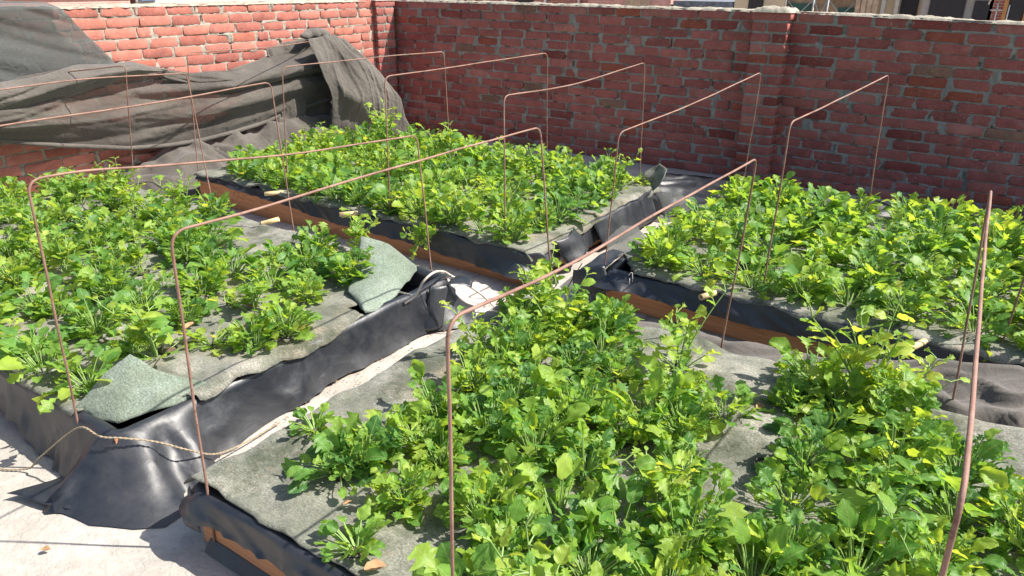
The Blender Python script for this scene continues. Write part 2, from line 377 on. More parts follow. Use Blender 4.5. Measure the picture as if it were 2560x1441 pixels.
WY = 6.01; WX = -5.54; WH = 1.30
def TR(u, v, ww):      # right (long shaded) wall faces -Y
    k = 1 - .024 * max(0, min(1.5, (u + 1.5) / 1.5)); return (u, WY - ww, v * k)
def TL(u, v, ww):      # left (sunlit) wall faces +X; u = world y
    return (WX + ww, u, v)
def TP(u, v, ww): return TR(u, v, ww)
wr = thing('brick_wall', 'long shaded red brick parapet wall behind the two far beds', 'wall', (0, 0, 0))
wall(wr, TR, -5.54, 2.6, WH, 3)
core(wr, TR, -5.66, 2.6, WH - .005, -.12, -.021); cap(wr, TR, -5.5, 2.6, WH, -.125, .006, 1)
wl = thing('brick_wall', 'sunlit red brick parapet wall on the left with dark cloth hung over it', 'wall')
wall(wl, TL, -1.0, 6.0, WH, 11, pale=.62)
core(wl, TL, -1.0, 6.13, WH - .005, -.12, -.021); cap(wl, TL, -1.0, 5.62, WH, -.125, .006, 5)
def pilaster(root, T, Tside, u0, u1, H, proud, seed, nm='pilaster'):
    rg = random.Random(seed); ch = H / 17; mb = MB()
    for k in range(17):
        v0, v1 = k * ch + .008, (k + 1) * ch - .0075
        if k % 2: segs = [(u0, u0 + .10), (u0 + .118, u1)]
        else: segs = [(u0, u1 - .118), (u1 - .10, u1)]
        if k > 15: segs = [(u0 - .01, u1 + .012)]
        for a, b in segs:
            brick_block(mb, T, a, b, v0, v1, .0, proud + rg.uniform(-.004, .004), brick_col(rg), rg.random() * 40)
    p = mb.obj(nm, MT['brick'], root)
    n1, n2 = 40, 130; V = []
    for i in range(n1):
        for j in range(n2):
            a = i / (n1 - 1); v = j / (n2 - 1) * (H - .004); P = a * (2 * proud + (u1 - u0))
            if P < proud: u, ww = u0 + .006, P
            elif P < proud + (u1 - u0): u, ww = u0 + (P - proud), proud - .006
            else: u, ww = u1 - .006, proud - (P - proud - (u1 - u0))
            jt = abs(((v / ch) % 1) - .0); jt = min(jt, 1 - jt)
            bump = .008 * N(a * 12, v * 14, seed) - (.004 if jt > .14 else 0) + .003 * N(a * 50, v * 50, seed)
            if P < proud: u -= bump
            elif P < proud + (u1 - u0): ww += bump
            else: u += bump
            V.append(T(u, v, ww))
    mesh('joint_mortar', V, gridfaces(n1, n2), MT['mortar'], p)
    c = MB(); c.box((0, 0, 0), (1, 1, 1)); c.V = [T(lerp(u0 - .01, u1 + .01, x + .5) + .006 * N(x * 5, y * 5, z), H + .002 + (z + .5) * .02, lerp(-.05, proud + .006, y + .5)) for x, y, z in c.V]
    n, m = 26, 16; V = []
    for i in range(n):
        for j in range(m):
            a, b = i / (n - 1), j / (m - 1); e = max(abs(2 * a - 1), abs(2 * b - 1))
            V.append(T(lerp(u0 - .02, u1 + .02, a) + .008 * N(a * 9, b * 9, 1), H - .012 + (.035 + .02 * N(a * 7, b * 5, seed) + .012 * N(a * 20, b * 20, seed)) * (1 - e ** 6), lerp(-.12, proud + .012, b) + .006 * N(a * 11, b * 11, 2)))
    mesh('pilaster_cap', V, gridfaces(n, m), MT['cap'], p)
pilaster(wr, TR, None, -1.80, -1.54, WH + .004, .11, 21)
pilaster(wl, TL, None, 5.72, 5.975, WH + .006, .05, 22)

# ------------------------------------------------------------------ raised beds
ZR = .2
def perimeter(x0, y0, x1, y1, r, step=.02):
    pts = []
    def arc(cx, cy, a0):
        n = max(3, int(r * 1.57 / (step * .6)))
        for k in range(n): a = R(a0 + 90 * k / n); pts.append((cx + r * math.cos(a), cy + r * math.sin(a), math.cos(a), math.sin(a)))
    def seg(a, b, nx, ny):
        n = int(math.dist(a, b) / step)
        for k in range(n): t = k / n; pts.append((lerp(a[0], b[0], t), lerp(a[1], b[1], t), nx, ny))
    seg((x0 + r, y0), (x1 - r, y0), 0, -1); arc(x1 - r, y0 + r, -90)
    seg((x1, y0 + r), (x1, y1 - r), 1, 0); arc(x1 - r, y1 - r, 0)
    seg((x1 - r, y1), (x0 + r, y1), 0, 1); arc(x0 + r, y1 - r, 90)
    seg((x0, y1 - r), (x0, y0 + r), -1, 0); arc(x0 + r, y0 + r, 180)
    return pts
def bed(label, x0, y0, x1, y1, drop, flare, seed, board_z=.005):
    root = thing('raised_bed', label, 'raised bed', ((x0 + x1) / 2, (y0 + y1) / 2, 0), 'black lined wooden raised beds')
    ox, oy = root.location.x, root.location.y; t = .028
    def board(c, d):
        n = 24; b = MB(); lx = d[0] > d[1]; V = []; F = []
        L = max(d[0], d[1])
        for i in range(n + 1):
            s = -L / 2 + L * i / n; q = .003 * N(s * 3, c[0], c[1])
            for (e, z) in ((-t / 2, 0), (t / 2, 0), (t / 2, 1), (-t / 2, 1)):
                zz = board_z + z * (.185 + .004 * N(s * 2, 4, c[1]))
                V.append((c[0] + s, c[1] + e + q, zz) if lx else (c[0] + e + q, c[1] + s, zz))
        for i in range(n):
            for k in range(4): F.append((i * 4 + k, i * 4 + (k + 1) % 4, i * 4 + 4 + (k + 1) % 4, i * 4 + 4 + k))
        F += [(3, 2, 1, 0), (n * 4, n * 4 + 1, n * 4 + 2, n * 4 + 3)]
        b.add([(v[0] - ox, v[1] - oy, v[2]) for v in V], F); b.obj('board', MT['wood'], root, False)
    board(((x0 + x1) / 2, y0 + t / 2 + .004), (x1 - x0 - .01, t)); board(((x0 + x1) / 2, y1 - t / 2 - .004), (x1 - x0 - .01, t))
    board((x0 + t / 2 + .004, (y0 + y1) / 2), (t, y1 - y0 - 2 * t - .012)); board((x1 - t / 2 - .004, (y0 + y1) / 2), (t, y1 - y0 - 2 * t - .012))
    P = perimeter(x0, y0, x1, y1, .05); n = len(P); V = []; NR = 14
    for i, (x, y, nx, ny) in enumerate(P):
        dz = drop(x, y, nx, ny); fl = flare(x, y, nx, ny); s = i * .02
        rimn = .010 * N(x * 5, y * 5, seed)
        rows = [(-.30, .05), (-.10, .06), (-.045, .12), (-.04, .185 + rimn), (-.02, .203 + rimn), (.006, .200 + rimn)]
        for k in range(1, NR - 5):
            q = k / (NR - 6); z = lerp(.2 + rimn, dz, q)
            fold = N(x * 5 + seed, y * 5, q * .7) * .016 + (1 - min(1, abs(N(x * 8 - q * 1.2, y * 8 + q * .8, seed)) * 6)) * .010 + (1 - min(1, abs(N(x * 3 + q * .6, y * 3 - q * .4, seed + 7)) * 14)) * .007
            if seed == 1: fold += .035 * near(x, y, -2.06, .95, .17) * (abs(((i * .13 + q * .25) % 1) * 2 - 1) - .5)
            rows.append((.009 + q * .010 + fl * (q ** 1.6) + max(-.004, fold * (q ** .8) * (1 + 3 * min(1, fl * 8))), z))
        for (o, z) in rows: V.append((x + nx * o - ox, y + ny * o - oy, z))
    m = len(rows); F = [(i * m + j, ((i + 1) % n) * m + j, ((i + 1) % n) * m + j + 1, i * m + j + 1) for i in range(n) for j in range(m - 1)]
    F.append(tuple(i * m for i in range(n)))
    lin = mesh('liner', V, F, MT['liner'], root)
    return root, lin
def near(x, y, cx, cy, r): return math.exp(-((x - cx) ** 2 + (y - cy) ** 2) / (2 * r * r))

L_ = (-5.1, .90, -2.06, 2.53); M_ = (-4.74, 3.02, -1.95, 4.66); R_ = (-1.5, 3.06, 1.3, 4.70); F_ = (-1.66, .895, 1.25, 2.52)
bl, ll = bed('long bed on the left whose shiny black liner spreads over the concrete', *L_,
    lambda x, y, nx, ny: .004 + .03 * max(0, N(x * 2, y * 2, 3)) + (.035 if ny < -.5 and x < -2.6 else 0),
    lambda x, y, nx, ny: .016 + (.015 if nx > .5 else 0) + .12 * near(x, y, -2.08, .9, .13) + .13 * near(x, y, -2.0, 2.5, .10) + .03 * near(x, y, -2.06, 1.1, .2), 1)
bm_, lm = bed('far bed nearest the brick corner with a long bare wooden board below its liner', *M_,
    lambda x, y, nx, ny: lerp(.178, .105, sm(-4.7, -2.9, x)) - .03 * near(x, y, -2.2, 3.02, .25) + .02 * N(x * 2.2, 1) if ny < -.5 else .05 + .05 * N(x * 3, y * 3),
    lambda x, y, nx, ny: .012 + .07 * near(x, y, -1.95, 3.02, .12), 2)
br, lr = bed('far right bed under the brick wall, dark liner over an orange board', *R_,
    lambda x, y, nx, ny: .108 + .016 * N(x * 2.2, 1) - .02 * sm(-.5, .4, x) + .03 * near(x, y, -1.4, 3.06, .1) if ny < -.5 else .03 + .03 * N(x * 3, y * 3),
    lambda x, y, nx, ny: .014 + .05 * near(x, y, -1.5, 3.06, .10) + .06 * near(x, y, -1.5, 3.4, .2), 3)
bf, lf = bed('nearest bed on the right, its grey felt sagging over the left side', *F_,
    lambda x, y, nx, ny: .132 + .012 * N(x * 2.2, 1) if ny < -.5 else .06 + .02 * N(x * 3, y * 3),
    lambda x, y, nx, ny: .004 + .03 * near(x, y, -1.66, .9, .05), 4)
# black strip under the nearest bed's board
b = MB(); n = 60; V = []
for i in range(n):
    x = lerp(-1.62, 1.2, i / (n - 1))
    V += [(x, .8975, .036 + .006 * N(x * 4)), (x, .888, .026), (x, .872 + .006 * N(x * 5), .004)]
o = mesh('lower_liner', [(v[0] - bf.location.x, v[1] - bf.location.y, v[2]) for v in V], gridfaces(n, 3), MT['liner'], bf)

# free standing folds of liner plastic
def patch(name, c00, c10, c11, c01, bulge, n, m, mat, parent, amp=.006, freq=12, seed=0, th=.003, edge=None):
    c00, c10, c11, c01, bulge = map(Vector, (c00, c10, c11, c01, bulge)); V = []
    off = parent.location if parent else Vector((0, 0, 0))
    for i in range(n):
        for j in range(m):
            a, b = i / (n - 1), j / (m - 1)
            p = c00.lerp(c10, a).lerp(c01.lerp(c11, a), b) + bulge * (4 * a * (1 - a)) * (1 - .0 * b)
            if edge: p = p + Vector(edge(a, b))
            nn = Vector((N(p.x * freq, p.y * freq, p.z * freq + seed), N(p.x * freq + 9, p.y * freq, p.z * freq + seed), N(p.x * freq, p.y * freq + 9, p.z * freq + seed)))
            V.append(p + nn * amp - off)
    o = mesh(name, V, gridfaces(n, m), mat, parent); solid(o, th, 0); return o
patch('liner_fold', (-2.31, .665, .035), (-2.06, .765, .01), (-2.10, .845, .06), (-2.24, .82, .035), (0, -.005, .0), 22, 14, MT['liner'], bl, .012, 9, 1, .002)
patch('liner_fold', (-2.10, .765, .02), (-2.03, .75, .006), (-1.985, 1.06, .006), (-2.04, 1.0, .05), (.01, -.01, 0), 22, 8, MT['liner'], bl, .006, 12, 2, .002)
patch('liner_fold', (-2.02, 2.28, .02), (-1.97, 2.36, .02), (-1.99, 2.44, .2), (-2.035, 2.36, .21), (.01, -.01, 0), 10, 14, MT['liner'], bl, .004, 12, 2, .002)
patch('liner_fold', (-2.0, 2.42, .2), (-1.90, 2.50, .19), (-1.93, 2.55, .2), (-2.03, 2.53, .2), (0, 0, .012), 10, 8, MT['liner'], bl, .006, 22, 2, .002)
patch('liner_fold', (-1.99, 3.0, .2), (-1.86, 3.07, .19), (-1.80, 3.12, .02), (-1.93, 2.98, .03), (.02, 0, 0), 12, 12, MT['liner'], bm_, .01, 12, 2, .002)
patch('liner_fold', (-1.92, 3.25, .2), (-1.92, 3.5, .21), (-1.83, 3.5, .10), (-1.85, 3.3, .06), (.03, 0, 0), 12, 12, MT['liner'], bm_, .012, 12, 4, .002)
patch('liner_fold', (-1.93, 3.7, .2), (-1.93, 4.6, .2), (-1.86, 4.6, .03), (-1.86, 3.75, .03), (.02, 0, 0), 30, 10, MT['liner'], bm_, .016, 9, 7, .002)
patch('liner_fold', (-1.66, 3.02, .17), (-1.50, 3.05, .215), (-1.44, 3.03, .10), (-1.62, 2.98, .02), (-.01, -.02, 0), 14, 14, MT['liner'], br, .012, 12, 4, .002)
patch('liner_fold', (-1.64, 3.02, .17), (-1.55, 3.24, .23), (-1.50, 3.26, .22), (-1.49, 3.05, .205), (0, 0, .01), 14, 14, MT['liner'], br, .012, 12, 4, .002)
patch('liner_fold', (-1.90, 4.55, .16), (-1.78, 4.75, .14), (-1.60, 4.75, .02), (-1.78, 4.5, .02), (0, 0, .03), 14, 14, MT['clothg'], bm_, .02, 8, 4, .002)
patch('liner_fold', (-1.68, .90, .16), (-1.66, .885, .205), (-1.60, .86, .09), (-1.70, .87, .10), (0, -.01, 0), 10, 10, MT['liner'], bf, .006, 22, 4, .002)

# ------------------------------------------------------------------ felt sheets
def felt(label, box, e_in, cut, edgez, seed, hump=.02, step=.016):
    x0, y0, x1, y1 = box; cx, cy = (x0 + x1) / 2, (y0 + y1) / 2
    nx = int((x1 - x0) / step); ny = int((y1 - y0) / step); V = []
    fx = []
    for i in range(nx):
        for j in range(ny):
            a, b = i / (nx - 1), j / (ny - 1); X = lerp(x0, x1, a); Y = lerp(y0, y1, b)
            el, er, en, ef = e_in(X, Y)
            wob = lambda s, t: .020 * N(s * 3.1, t, seed) + .010 * N(s * 11, t, seed) + .004 * N(s * 34, t, seed)
            x = lerp(x0 - el - wob(Y, 1), x1 + er + wob(Y, 2), a); y = lerp(y0 - en - wob(X, 3), y1 + ef + wob(X, 4), b)
            z = .218 + hump * N(X * 3.2, Y * 3.2, seed) + hump * .5 * N(X * 8, Y * 8, seed) + .003 * N(X * 25, Y * 25, seed) - .004
            d = min(x - x0, x1 - x, y - y0, y1 - y)
            # ripple along the border
            k = math.exp(-(max(d, 0) / .10) ** 2)
            z += k * (.013 * N(X * 7, Y * 7, seed + 5) + edgez(X, Y, d))
            if d < 0: z -= min(.14, (-d) * .9 + 6 * d * d)
            z = max(z, .209 + .001 * N(X * 9, Y * 9) if 0 < d < .06 else .198 if d >= .06 else 0)
            V.append((x - cx, y - cy, z)); fx.append((X, Y))
    keep = (lambda i, j: not cut(*fx[i * ny + j])) if cut else None
    F = gridfaces(nx, ny, keep)
    o = mesh('felt_sheet', V, F, MT['felt']); o.location = (cx, cy, 0); solid(o, .005, -1)
    tag(o, label, 'felt sheet', 'grey felt sheets covering the beds'); return o
def cutL(x, y):
    # near right corner folded up, far right corner folded back
    return ((x - (-2.33)) / .27 + (.90 - y) / .33 > .0 + .0 and x > -2.33 and (x + 2.33) / .29 - (y - .86) / .36 > .0) or \
           (x > -2.30 and y > 1.93 and (x + 2.30) / .24 > (2.53 - y) / .60 * .6)
fl = felt('grey felt sheet of the left bed with two corners turned up', L_, lambda x, y: (.03, .0 + .03 * sm(1.0, 1.3, y) * sm(1.95, 1.75, y), .012, .03), cutL, lambda x, y, d: 0, 1, .026)
fm = felt('felt sheet with rippled edges on the densely planted bed nearest the brick corner', M_, lambda x, y: (.03, .045, .012 + .012 * N(x * 5), .03), None, lambda x, y, d: .012 * N(x * 9, 7), 2, .016)
fr = felt('felt sheet of the far right bed along the shaded wall', R_, lambda x, y: (.0, .03, .012 + .02 * max(0, N(x * 3.1)), .03), lambda x, y: x < -1.36 and y < 3.25 and (x + 1.5) / .14 + (y - 3.06) / .19 < 1, lambda x, y, d: .01 * N(x * 7, 7), 3, .016)
ff = felt('felt sheet of the nearest bed, damp and mossy, with a torn wavy front edge', F_, lambda x, y: (.05 + .05 * sm(1.2, 2.2, y), .03, -.006 - .012 * max(0, N(x * 6, 2)), .03), lambda x, y: False, lambda x, y, d: .016 * sm(1.25, .9, y) * sm(-1.35, -1.62, x) + .008 * N(x * 7, 7), 4, .028)

def flap(parent, base, tips, mat, seed, sag=(0, 0, 0)):
    A = resample(base, 26); B = resample(tips, 26); V = []; m = 18
    off = parent.location
    for i in range(26):
        for j in range(m):
            t = j / (m - 1); p = Vector(A[i]).lerp(Vector(B[i]), t) + Vector(sag) * math.sin(math.pi * t)
            p += Vector((N(p.x * 8, p.y * 8, seed), N(p.x * 8, p.y * 8, seed + 3), .4 * N(p.x * 8, p.y * 8, seed + 5))) * .016 + Vector((0, 0, .004 * N(i * .5, t * 9, seed)))
            V.append(p - off)
    o = mesh('turned_up_corner', V, gridfaces(26, m), mat, parent); solid(o, .007, 0); return o
flap(fl, [(-2.309, .914, .2), (-2.22, .93, .19), (-2.149, .967, .185), (-2.089, 1.098, .195), (-2.07, 1.25, .205)],
     [(-2.312, .918, .21), (-2.29, 1.02, .29), (-2.268, 1.10, .336), (-2.19, 1.13, .285), (-2.072, 1.26, .212)], MT['feltg'], 3, (.012, -.02, .0))
flap(fl, [(-2.06, 1.985, .205), (-2.052, 2.04, .2), (-2.12, 2.25, .2), (-2.236, 2.499, .2)],
     [(-2.10, 2.0, .205), (-2.27, 2.08, .23), (-2.33, 2.19, .25), (-2.47, 2.375, .362), (-2.35, 2.44, .325), (-2.24, 2.505, .21)], MT['feltg'], 6, (.015, -.015, .02))
flap(fm, [(-2.09, 4.60, .2), (-1.98, 4.64, .19), (-1.92, 4.55, .19)], [(-2.02, 4.62, .29), (-1.93, 4.66, .355), (-1.86, 4.64, .33)], MT['felt'], 8, (.02, -.02, 0))
flap(fr, [(-1.52, 3.20, .2), (-1.47, 3.36, .2), (-1.49, 3.55, .2)], [(-1.60, 3.25, .27), (-1.60, 3.42, .30), (-1.56, 3.55, .27)], MT['clothg'], 9, (-.02, 0, .01))

# ------------------------------------------------------------------ rods
def rod(pts, r=.0042, seed=0):
    """bend corners of a rebar hoop with a small radius and a little unevenness"""
    P = [Vector(p) for p in pts]; out = [P[0]]
    for i in range(1, len(P) - 1):
        a, b = (P[i - 1] - P[i]), (P[i + 1] - P[i]); ang = a.angle(b)
        rr = min(.045 if ang < 2.4 else .2, a.length * .45, b.length * .45); p0 = P[i] + a.normalized() * rr; p1 = P[i] + b.normalized() * rr
        for k in range(9):
            t = k / 8; out.append(p0.lerp(P[i], t).lerp(P[i].lerp(p1, t), t))
    out.append(P[-1]); fine = []
    for a, b in zip(out[:-1], out[1:]):
        n = max(1, int((b - a).length / .06))
        for k in range(n): fine.append(a.lerp(b, k / n))
    fine.append(out[-1])
    return [p + Vector((N(p.x * 3 + seed, p.y * 3, p.z * 4), N(p.y * 3, p.z * 4 + seed, p.x * 3), N(p.z * 2 + seed, p.x * 3, p.y * 3))) * .0035 for p in fine]
HOOPS = [
 ('tall rusty wire hoop along the right side of the left bed, its bar sagging', [(-2.265, .889, .0), (-2.257, .889, .18), (-2.193, .889, .984), (-2.198, 1.036, .979), (-2.21, 1.427, .93), (-2.224, 1.877, .88), (-2.245, 2.554, .841), (-2.183, 2.554, .18), (-2.17, 2.55, 0)]),
 ('rusty wire hoop over the left bed, second back from its open right end', [(-3.19, .878, .0), (-3.191, .878, .958), (-3.204, 1.256, .966), (-3.221, 1.74, .969), (-3.249, 2.572, .997), (-3.197, 2.572, .18), (-3.19, 2.57, 0)]),
 ('rusty wire hoop over the left bed crossing in front of the hanging dark cloth', [(-3.93, .878, .0), (-3.96, .878, .958), (-4.009, 1.611, 1.0), (-4.051, 2.009, 1.004), (-4.119, 2.664, .973), (-4.06, 2.664, .18), (-4.05, 2.66, 0)]),
 ('rusty wire hoop at the wall end of the left bed, cloth over its bar', [(-5.0, .88, .0), (-5.12, .88, .80), (-5.30, 1.7, .80), (-5.30, 2.45, .90), (-4.76, 2.66, .975), (-4.93, 2.66, .2), (-4.925, 2.66, 0)]),
 ('thick rusty wire hoop standing at the left side of the nearest bed', [(-1.60, .896, .0), (-1.594, .896, .18), (-1.548, .896, .958), (-1.555, 1.14, .952), (-1.566, 1.521, .955), (-1.58, 2.021, .954), (-1.596, 2.573, .946), (-1.508, 2.573, .18), (-1.50, 2.57, 0)]),
 ('rusty wire hoop over the middle of the nearest bed, its long bar rising rightwards', [(-.73, .878, .0), (-.717, .878, .968), (-.716, 1.247, .939), (-.715, 1.731, .944), (-.712, 2.584, .936), (-.748, 2.584, .18), (-.75, 2.58, 0)]),
 ('thick pale rusty hoop nearest the camera, seen end on at the right', [(.06, .878, .0), (.049, .878, .955), (.022, 1.584, .930), (-.012, 2.60, .933), (.04, 2.615, .18), (.05, 2.615, 0)]),
 ('rusty wire hoop at the cloth covered end of the bed by the brick corner', [(-4.76, 3.03, .0), (-4.754, 3.043, .18), (-4.672, 3.043, 1.03), (-4.87, 3.851, 1.0), (-5.12, 4.62, 1.003), (-5.15, 4.68, .0)]),
 ('rusty wire hoop of the corner bed, with the brick corner behind its bar', [(-3.91, 3.10, .0), (-3.904, 3.129, .18), (-3.83, 3.129, .986), (-3.80, 3.877, .99), (-3.751, 4.62, .987), (-3.74, 4.66, .0)]),
 ('rusty wire hoop over the middle of the corner bed', [(-2.94, 3.04, .0), (-2.931, 3.066, .18), (-2.909, 3.066, 1.002), (-2.88, 3.791, 1.01), (-2.822, 4.62, 1.028), (-2.82, 4.66, .0)]),
 ('rusty wire hoop with a kinked bar at the right end of the corner bed', [(-2.10, 3.03, .0), (-2.098, 3.056, .18), (-2.109, 3.056, .971), (-2.112, 3.72, .951), (-2.077, 4.62, 1.011), (-2.06, 4.66, .0)]),
 ('rusty wire hoop at the left end of the far right bed', [(-1.52, 3.05, .0), (-1.516, 3.075, .18), (-1.484, 3.075, .859), (-1.40, 3.75, .912), (-1.32, 4.62, 1.002), (-1.36, 4.66, .0)]),
 ('rusty wire hoop over the far right bed to the right of the brick pilaster', [(-.772, 3.10, .0), (-.771, 3.177, .18), (-.76, 3.177, .968), (-.70, 3.89, .995), (-.627, 4.62, 1.038), (-.59, 4.66, .0)]),
 ('rusty wire leg of a hoop at the right edge of the picture', [(.145, 3.10, .0), (.148, 3.174, .18), (.182, 3.174, 1.0), (.22, 4.62, 1.02), (.24, 4.66, .0)]),
]
for i, (lab, P) in enumerate(HOOPS):
    o = MB().tube(rod(P, seed=i * 3.3), .0037, 8).obj('wire_hoop', MT['rod']); tag(o, lab, 'wire hoop', 'rusty wire hoops over the beds')

# ------------------------------------------------------------------ canes, rope, hose, strings, wires
def cane(loc, d, L, label):
    root = thing('cane_tube', label, 'cane', loc, 'hollow cane tubes sticking out under the felt'); d = Vector(d).normalized(); q = d.to_track_quat('Z', 'Y')
    V = []; F = []; n = 20; ro, ri = .0135, .0105
    prof = [(ri, .06), (ri, 0), (ro, 0), (ro * 1.01, .05), (ro * 1.06, .055), (ro * .98, .065), (ro, L)]
    for r_, z in prof:
        for k in range(n): a = 2 * math.pi * k / n; V.append(q @ Vector((r_ * math.cos(a), r_ * math.sin(a), z)))
    for i in range(len(prof) - 1):
        for k in range(n): F.append((i * n + k, i * n + (k + 1) % n, (i + 1) * n + (k + 1) % n, (i + 1) * n + k))
    mesh('cane_wall', V, F, MT['cane'], root)
    mesh('inner_plug', [q @ Vector((ri * math.cos(2 * math.pi * k / n), ri * math.sin(2 * math.pi * k / n), .03)) for k in range(n)], [tuple(range(n))], MT['canein'], root)
cane((-3.91, 2.945, .207), (.5, .85, -.02), .12, 'pale hollow cane end under the felt at the left end of the corner bed')
cane((-3.205, 2.925, .2), (.55, .83, -.02), .14, 'pale hollow cane end sticking out in the middle of the corner bed edge')
cane((-.98, 2.965, .205), (.35, .93, -.02), .13, 'pale hollow cane end under the felt of the far right bed, near its left end')
cane((-.145, 2.94, .205), (.35, .93, -.02), .13, 'pale hollow cane end under the felt of the far right bed, near the picture edge')
cane((-3.33, 2.585, .235), (-.75, -.65, -.25), .1, 'pale cane end on the felt at the back edge of the left bed')

P = spline([(-3.1, .60, .006), (-2.592, .691, .008), (-2.421, .765, .012), (-2.35, .79, .07), (-2.240, .84, .17), (-2.165, .862, .217), (-2.09, .875, .205), (-2.035, .915, .198), (-1.985, .985, .165), (-1.935, 1.06, .11), (-1.925, 1.14, .055), (-1.945, 1.27, .022), (-1.96, 1.42, .014)], 14)
def twist(P, R0, r, turns):
    out = []
    for ph in (0, math.pi):
        Q = []; s = 0
        for i, p in enumerate(P):
            t = (P[min(i + 1, len(P) - 1)] - P[max(i - 1, 0)]).normalized(); n = t.cross(Vector((0, 0, 1))).normalized(); b = n.cross(t)
            if i: s += (p - P[i - 1]).length
            a = ph + s * turns * 2 * math.pi; Q.append(p + (n * math.cos(a) + b * math.sin(a)) * R0)
        out.append(Q)
    return out
fineP = [Vector(v) for v in resample([tuple(p) for p in P], 420)]
mb = MB()
for Q in twist(fineP, .0017, .0019, 34): mb.tube(Q, .0019, 6)
tag(mb.obj('twisted_rope', MT['rope']), 'beige two strand twisted rope over the black liner corner onto the concrete', 'rope')
o = MB().tube(spline([(-2.045, 2.20, .18), (-2.021, 2.251, .21), (-1.965, 2.24, .29), (-1.955, 2.30, .315), (-2.0, 2.42, .27), (-2.05, 2.53, .205), (-1.95, 2.62, .11), (-1.86, 2.66, .02)], 10), .0055, 8).obj('bent_hose', MT['hose'])
tag(o, 'thin beige tube arching over the open black corner of the left bed', 'tube')
for k, dz in enumerate((0, .006)):
    tag(MB().tube(spline([(-2.25, 2.24 + k * .01, .19 + dz), (-2.12, 2.25, .196 + dz), (-2.03, 2.25, .205)], 6), .0012, 5).obj('string', MT['string']), ('lower', 'upper')[k] + ' of two taut white strings inside the open liner corner', 'string', 'strings across the open liner corner')
tag(MB().tube(spline([(-2.04, 2.52, .21), (-2.045, 2.42, .212), (-2.02, 2.35, .2), (-2.01, 2.33, .1), (-1.99, 2.33, .02), (-1.985, 2.38, .008), (-2.01, 2.43, .1), (-2.03, 2.46, .2)], 8), .0022, 6).obj('cable_loop', MT['wire']), 'thin black cable looped over the left bed liner beside the open corner', 'cable')
tag(MB().tube(spline([(-1.60, 3.0, .22), (-1.70, 2.93, .02), (-1.85, 2.87, .012), (-1.80, 2.75, .012), (-1.70, 2.72, .014), (-1.62, 2.66, .02), (-1.56, 2.62, .012)], 8), .0028, 6).obj('cable', MT['wire']), 'black cable lying on the sandy floor where the four beds meet', 'cable')
tag(MB().tube(spline([(-1.78, 2.62, .01), (-1.74, 2.72, .04), (-1.66, 2.74, .05), (-1.60, 2.68, .03), (-1.62, 2.60, .01)], 8), .0022, 6).obj('dry_tendril', MT['string']), 'pale dry tendril curled on the floor between the beds', 'tendril')
tag(MB().tube(spline([(-1.36, 3.02, .205), (-1.345, 3.03, .215), (-1.34, 3.03, .13), (-1.35, 3.02, .12), (-1.352, 3.02, .19)], 6), .0018, 5).obj('string_loop', MT['string']), 'small white string loop hanging on the far right bed liner', 'string')

# ------------------------------------------------------------------ shade cloths
def sheet(name, top, bot, x0, amp, seed, mat, n=150, m=60, belly=.05, parent=None, folds=1.5, swag=.9, edge=None):
    A = resample([(0, *p) for p in top], n); B = resample([(0, *p) for p in bot], n); V = []
    for i in range(n):
        for j in range(m):
            a, t = i / (n - 1), j / (m - 1); y = lerp(A[i][1], B[i][1], t); z = lerp(A[i][2], B[i][2], t)
            q = t * folds * 3 + swag * math.sin(a * math.pi * 2 + seed) + .9 * N(a * 3, t * 2, seed)
            f = abs(N(a * 1.8 + seed, q * .55, seed)) * 1.8 + .28 * N(a * 5, q * 1.6 + a * 2, seed + 4) + .16 * (1 - min(1, abs(N(a * 7 + t * 2, t * 3 + a * 4, seed + 7)) * 6)) + .05 * (1 - min(1, abs(N(a * 24, t * 12 - a * 6, seed + 1)) * 5))
            x = (x0(a, t) if callable(x0) else x0) + amp * f * (.35 + .65 * math.sin(math.pi * min(1, t * 1.15 + .05))) + belly * math.sin(math.pi * t)
            V.append((x, y + .03 * N(a * 5, t * 4, seed + 2), z + .012 * N(a * 8, t * 5, seed + 6)))
    return mesh(name, V, gridfaces(n, m), mat, parent), V
sc = thing('shade_cloth', 'big dark brown shade net hanging in swags over the hoops before the sunlit wall', 'shade cloth')
o, V = sheet('hanging_swag', [(0.2, 0.72), (1.240, 0.777), (2.101, 0.866), (2.296, 0.908), (2.603, 0.936), (2.935, 0.931), (3.164, 0.871), (3.416, 0.825), (3.695, 0.810), (4.008, 0.877), (4.346, 0.949), (4.648, 1.004), (4.86, 1.0)],
             [(0.2, 0.56), (1.240, 0.591), (2.024, 0.541), (2.368, 0.452), (2.848, 0.350), (3.126, 0.324), (3.397, 0.319), (3.693, 0.342), (3.932, 0.372), (4.277, 0.443), (4.648, 0.498), (4.92, .50)], lambda a, t: -5.29 + .22 * a ** 4, .12, 3, MT['cloth'], parent=sc)
solid(o, .002)
hem = [Vector(V[i * 60 + 59]) + Vector((.01, 0, 0)) for i in range(0, 150, 3)]
MB().tube(hem, .016, 10).obj('rolled_hem', MT['cloths'], sc)
o, _ = sheet('upper_roll', [(1.240, 0.818), (2.169, 0.891), (2.582, 0.950), (2.954, 0.947), (3.182, 0.880)], [(1.240, 0.694), (2.169, 0.715), (2.582, 0.777), (2.954, 0.860), (3.182, 0.865)], -5.20, .05, 9, MT['cloths'], 70, 24, .05, sc); solid(o, .002)
o, _ = sheet('upper_fold', [(3.151, 0.880), (3.409, 0.834), (3.719, 0.818), (4.029, 0.880), (4.339, 0.958), (4.700, 1.014)], [(3.151, 0.777), (3.409, 0.674), (3.719, 0.632), (4.029, 0.674), (4.339, 0.715), (4.700, 0.777)], -5.22, .08, 14, MT['cloth'], 90, 34, .04, sc); solid(o, .002)
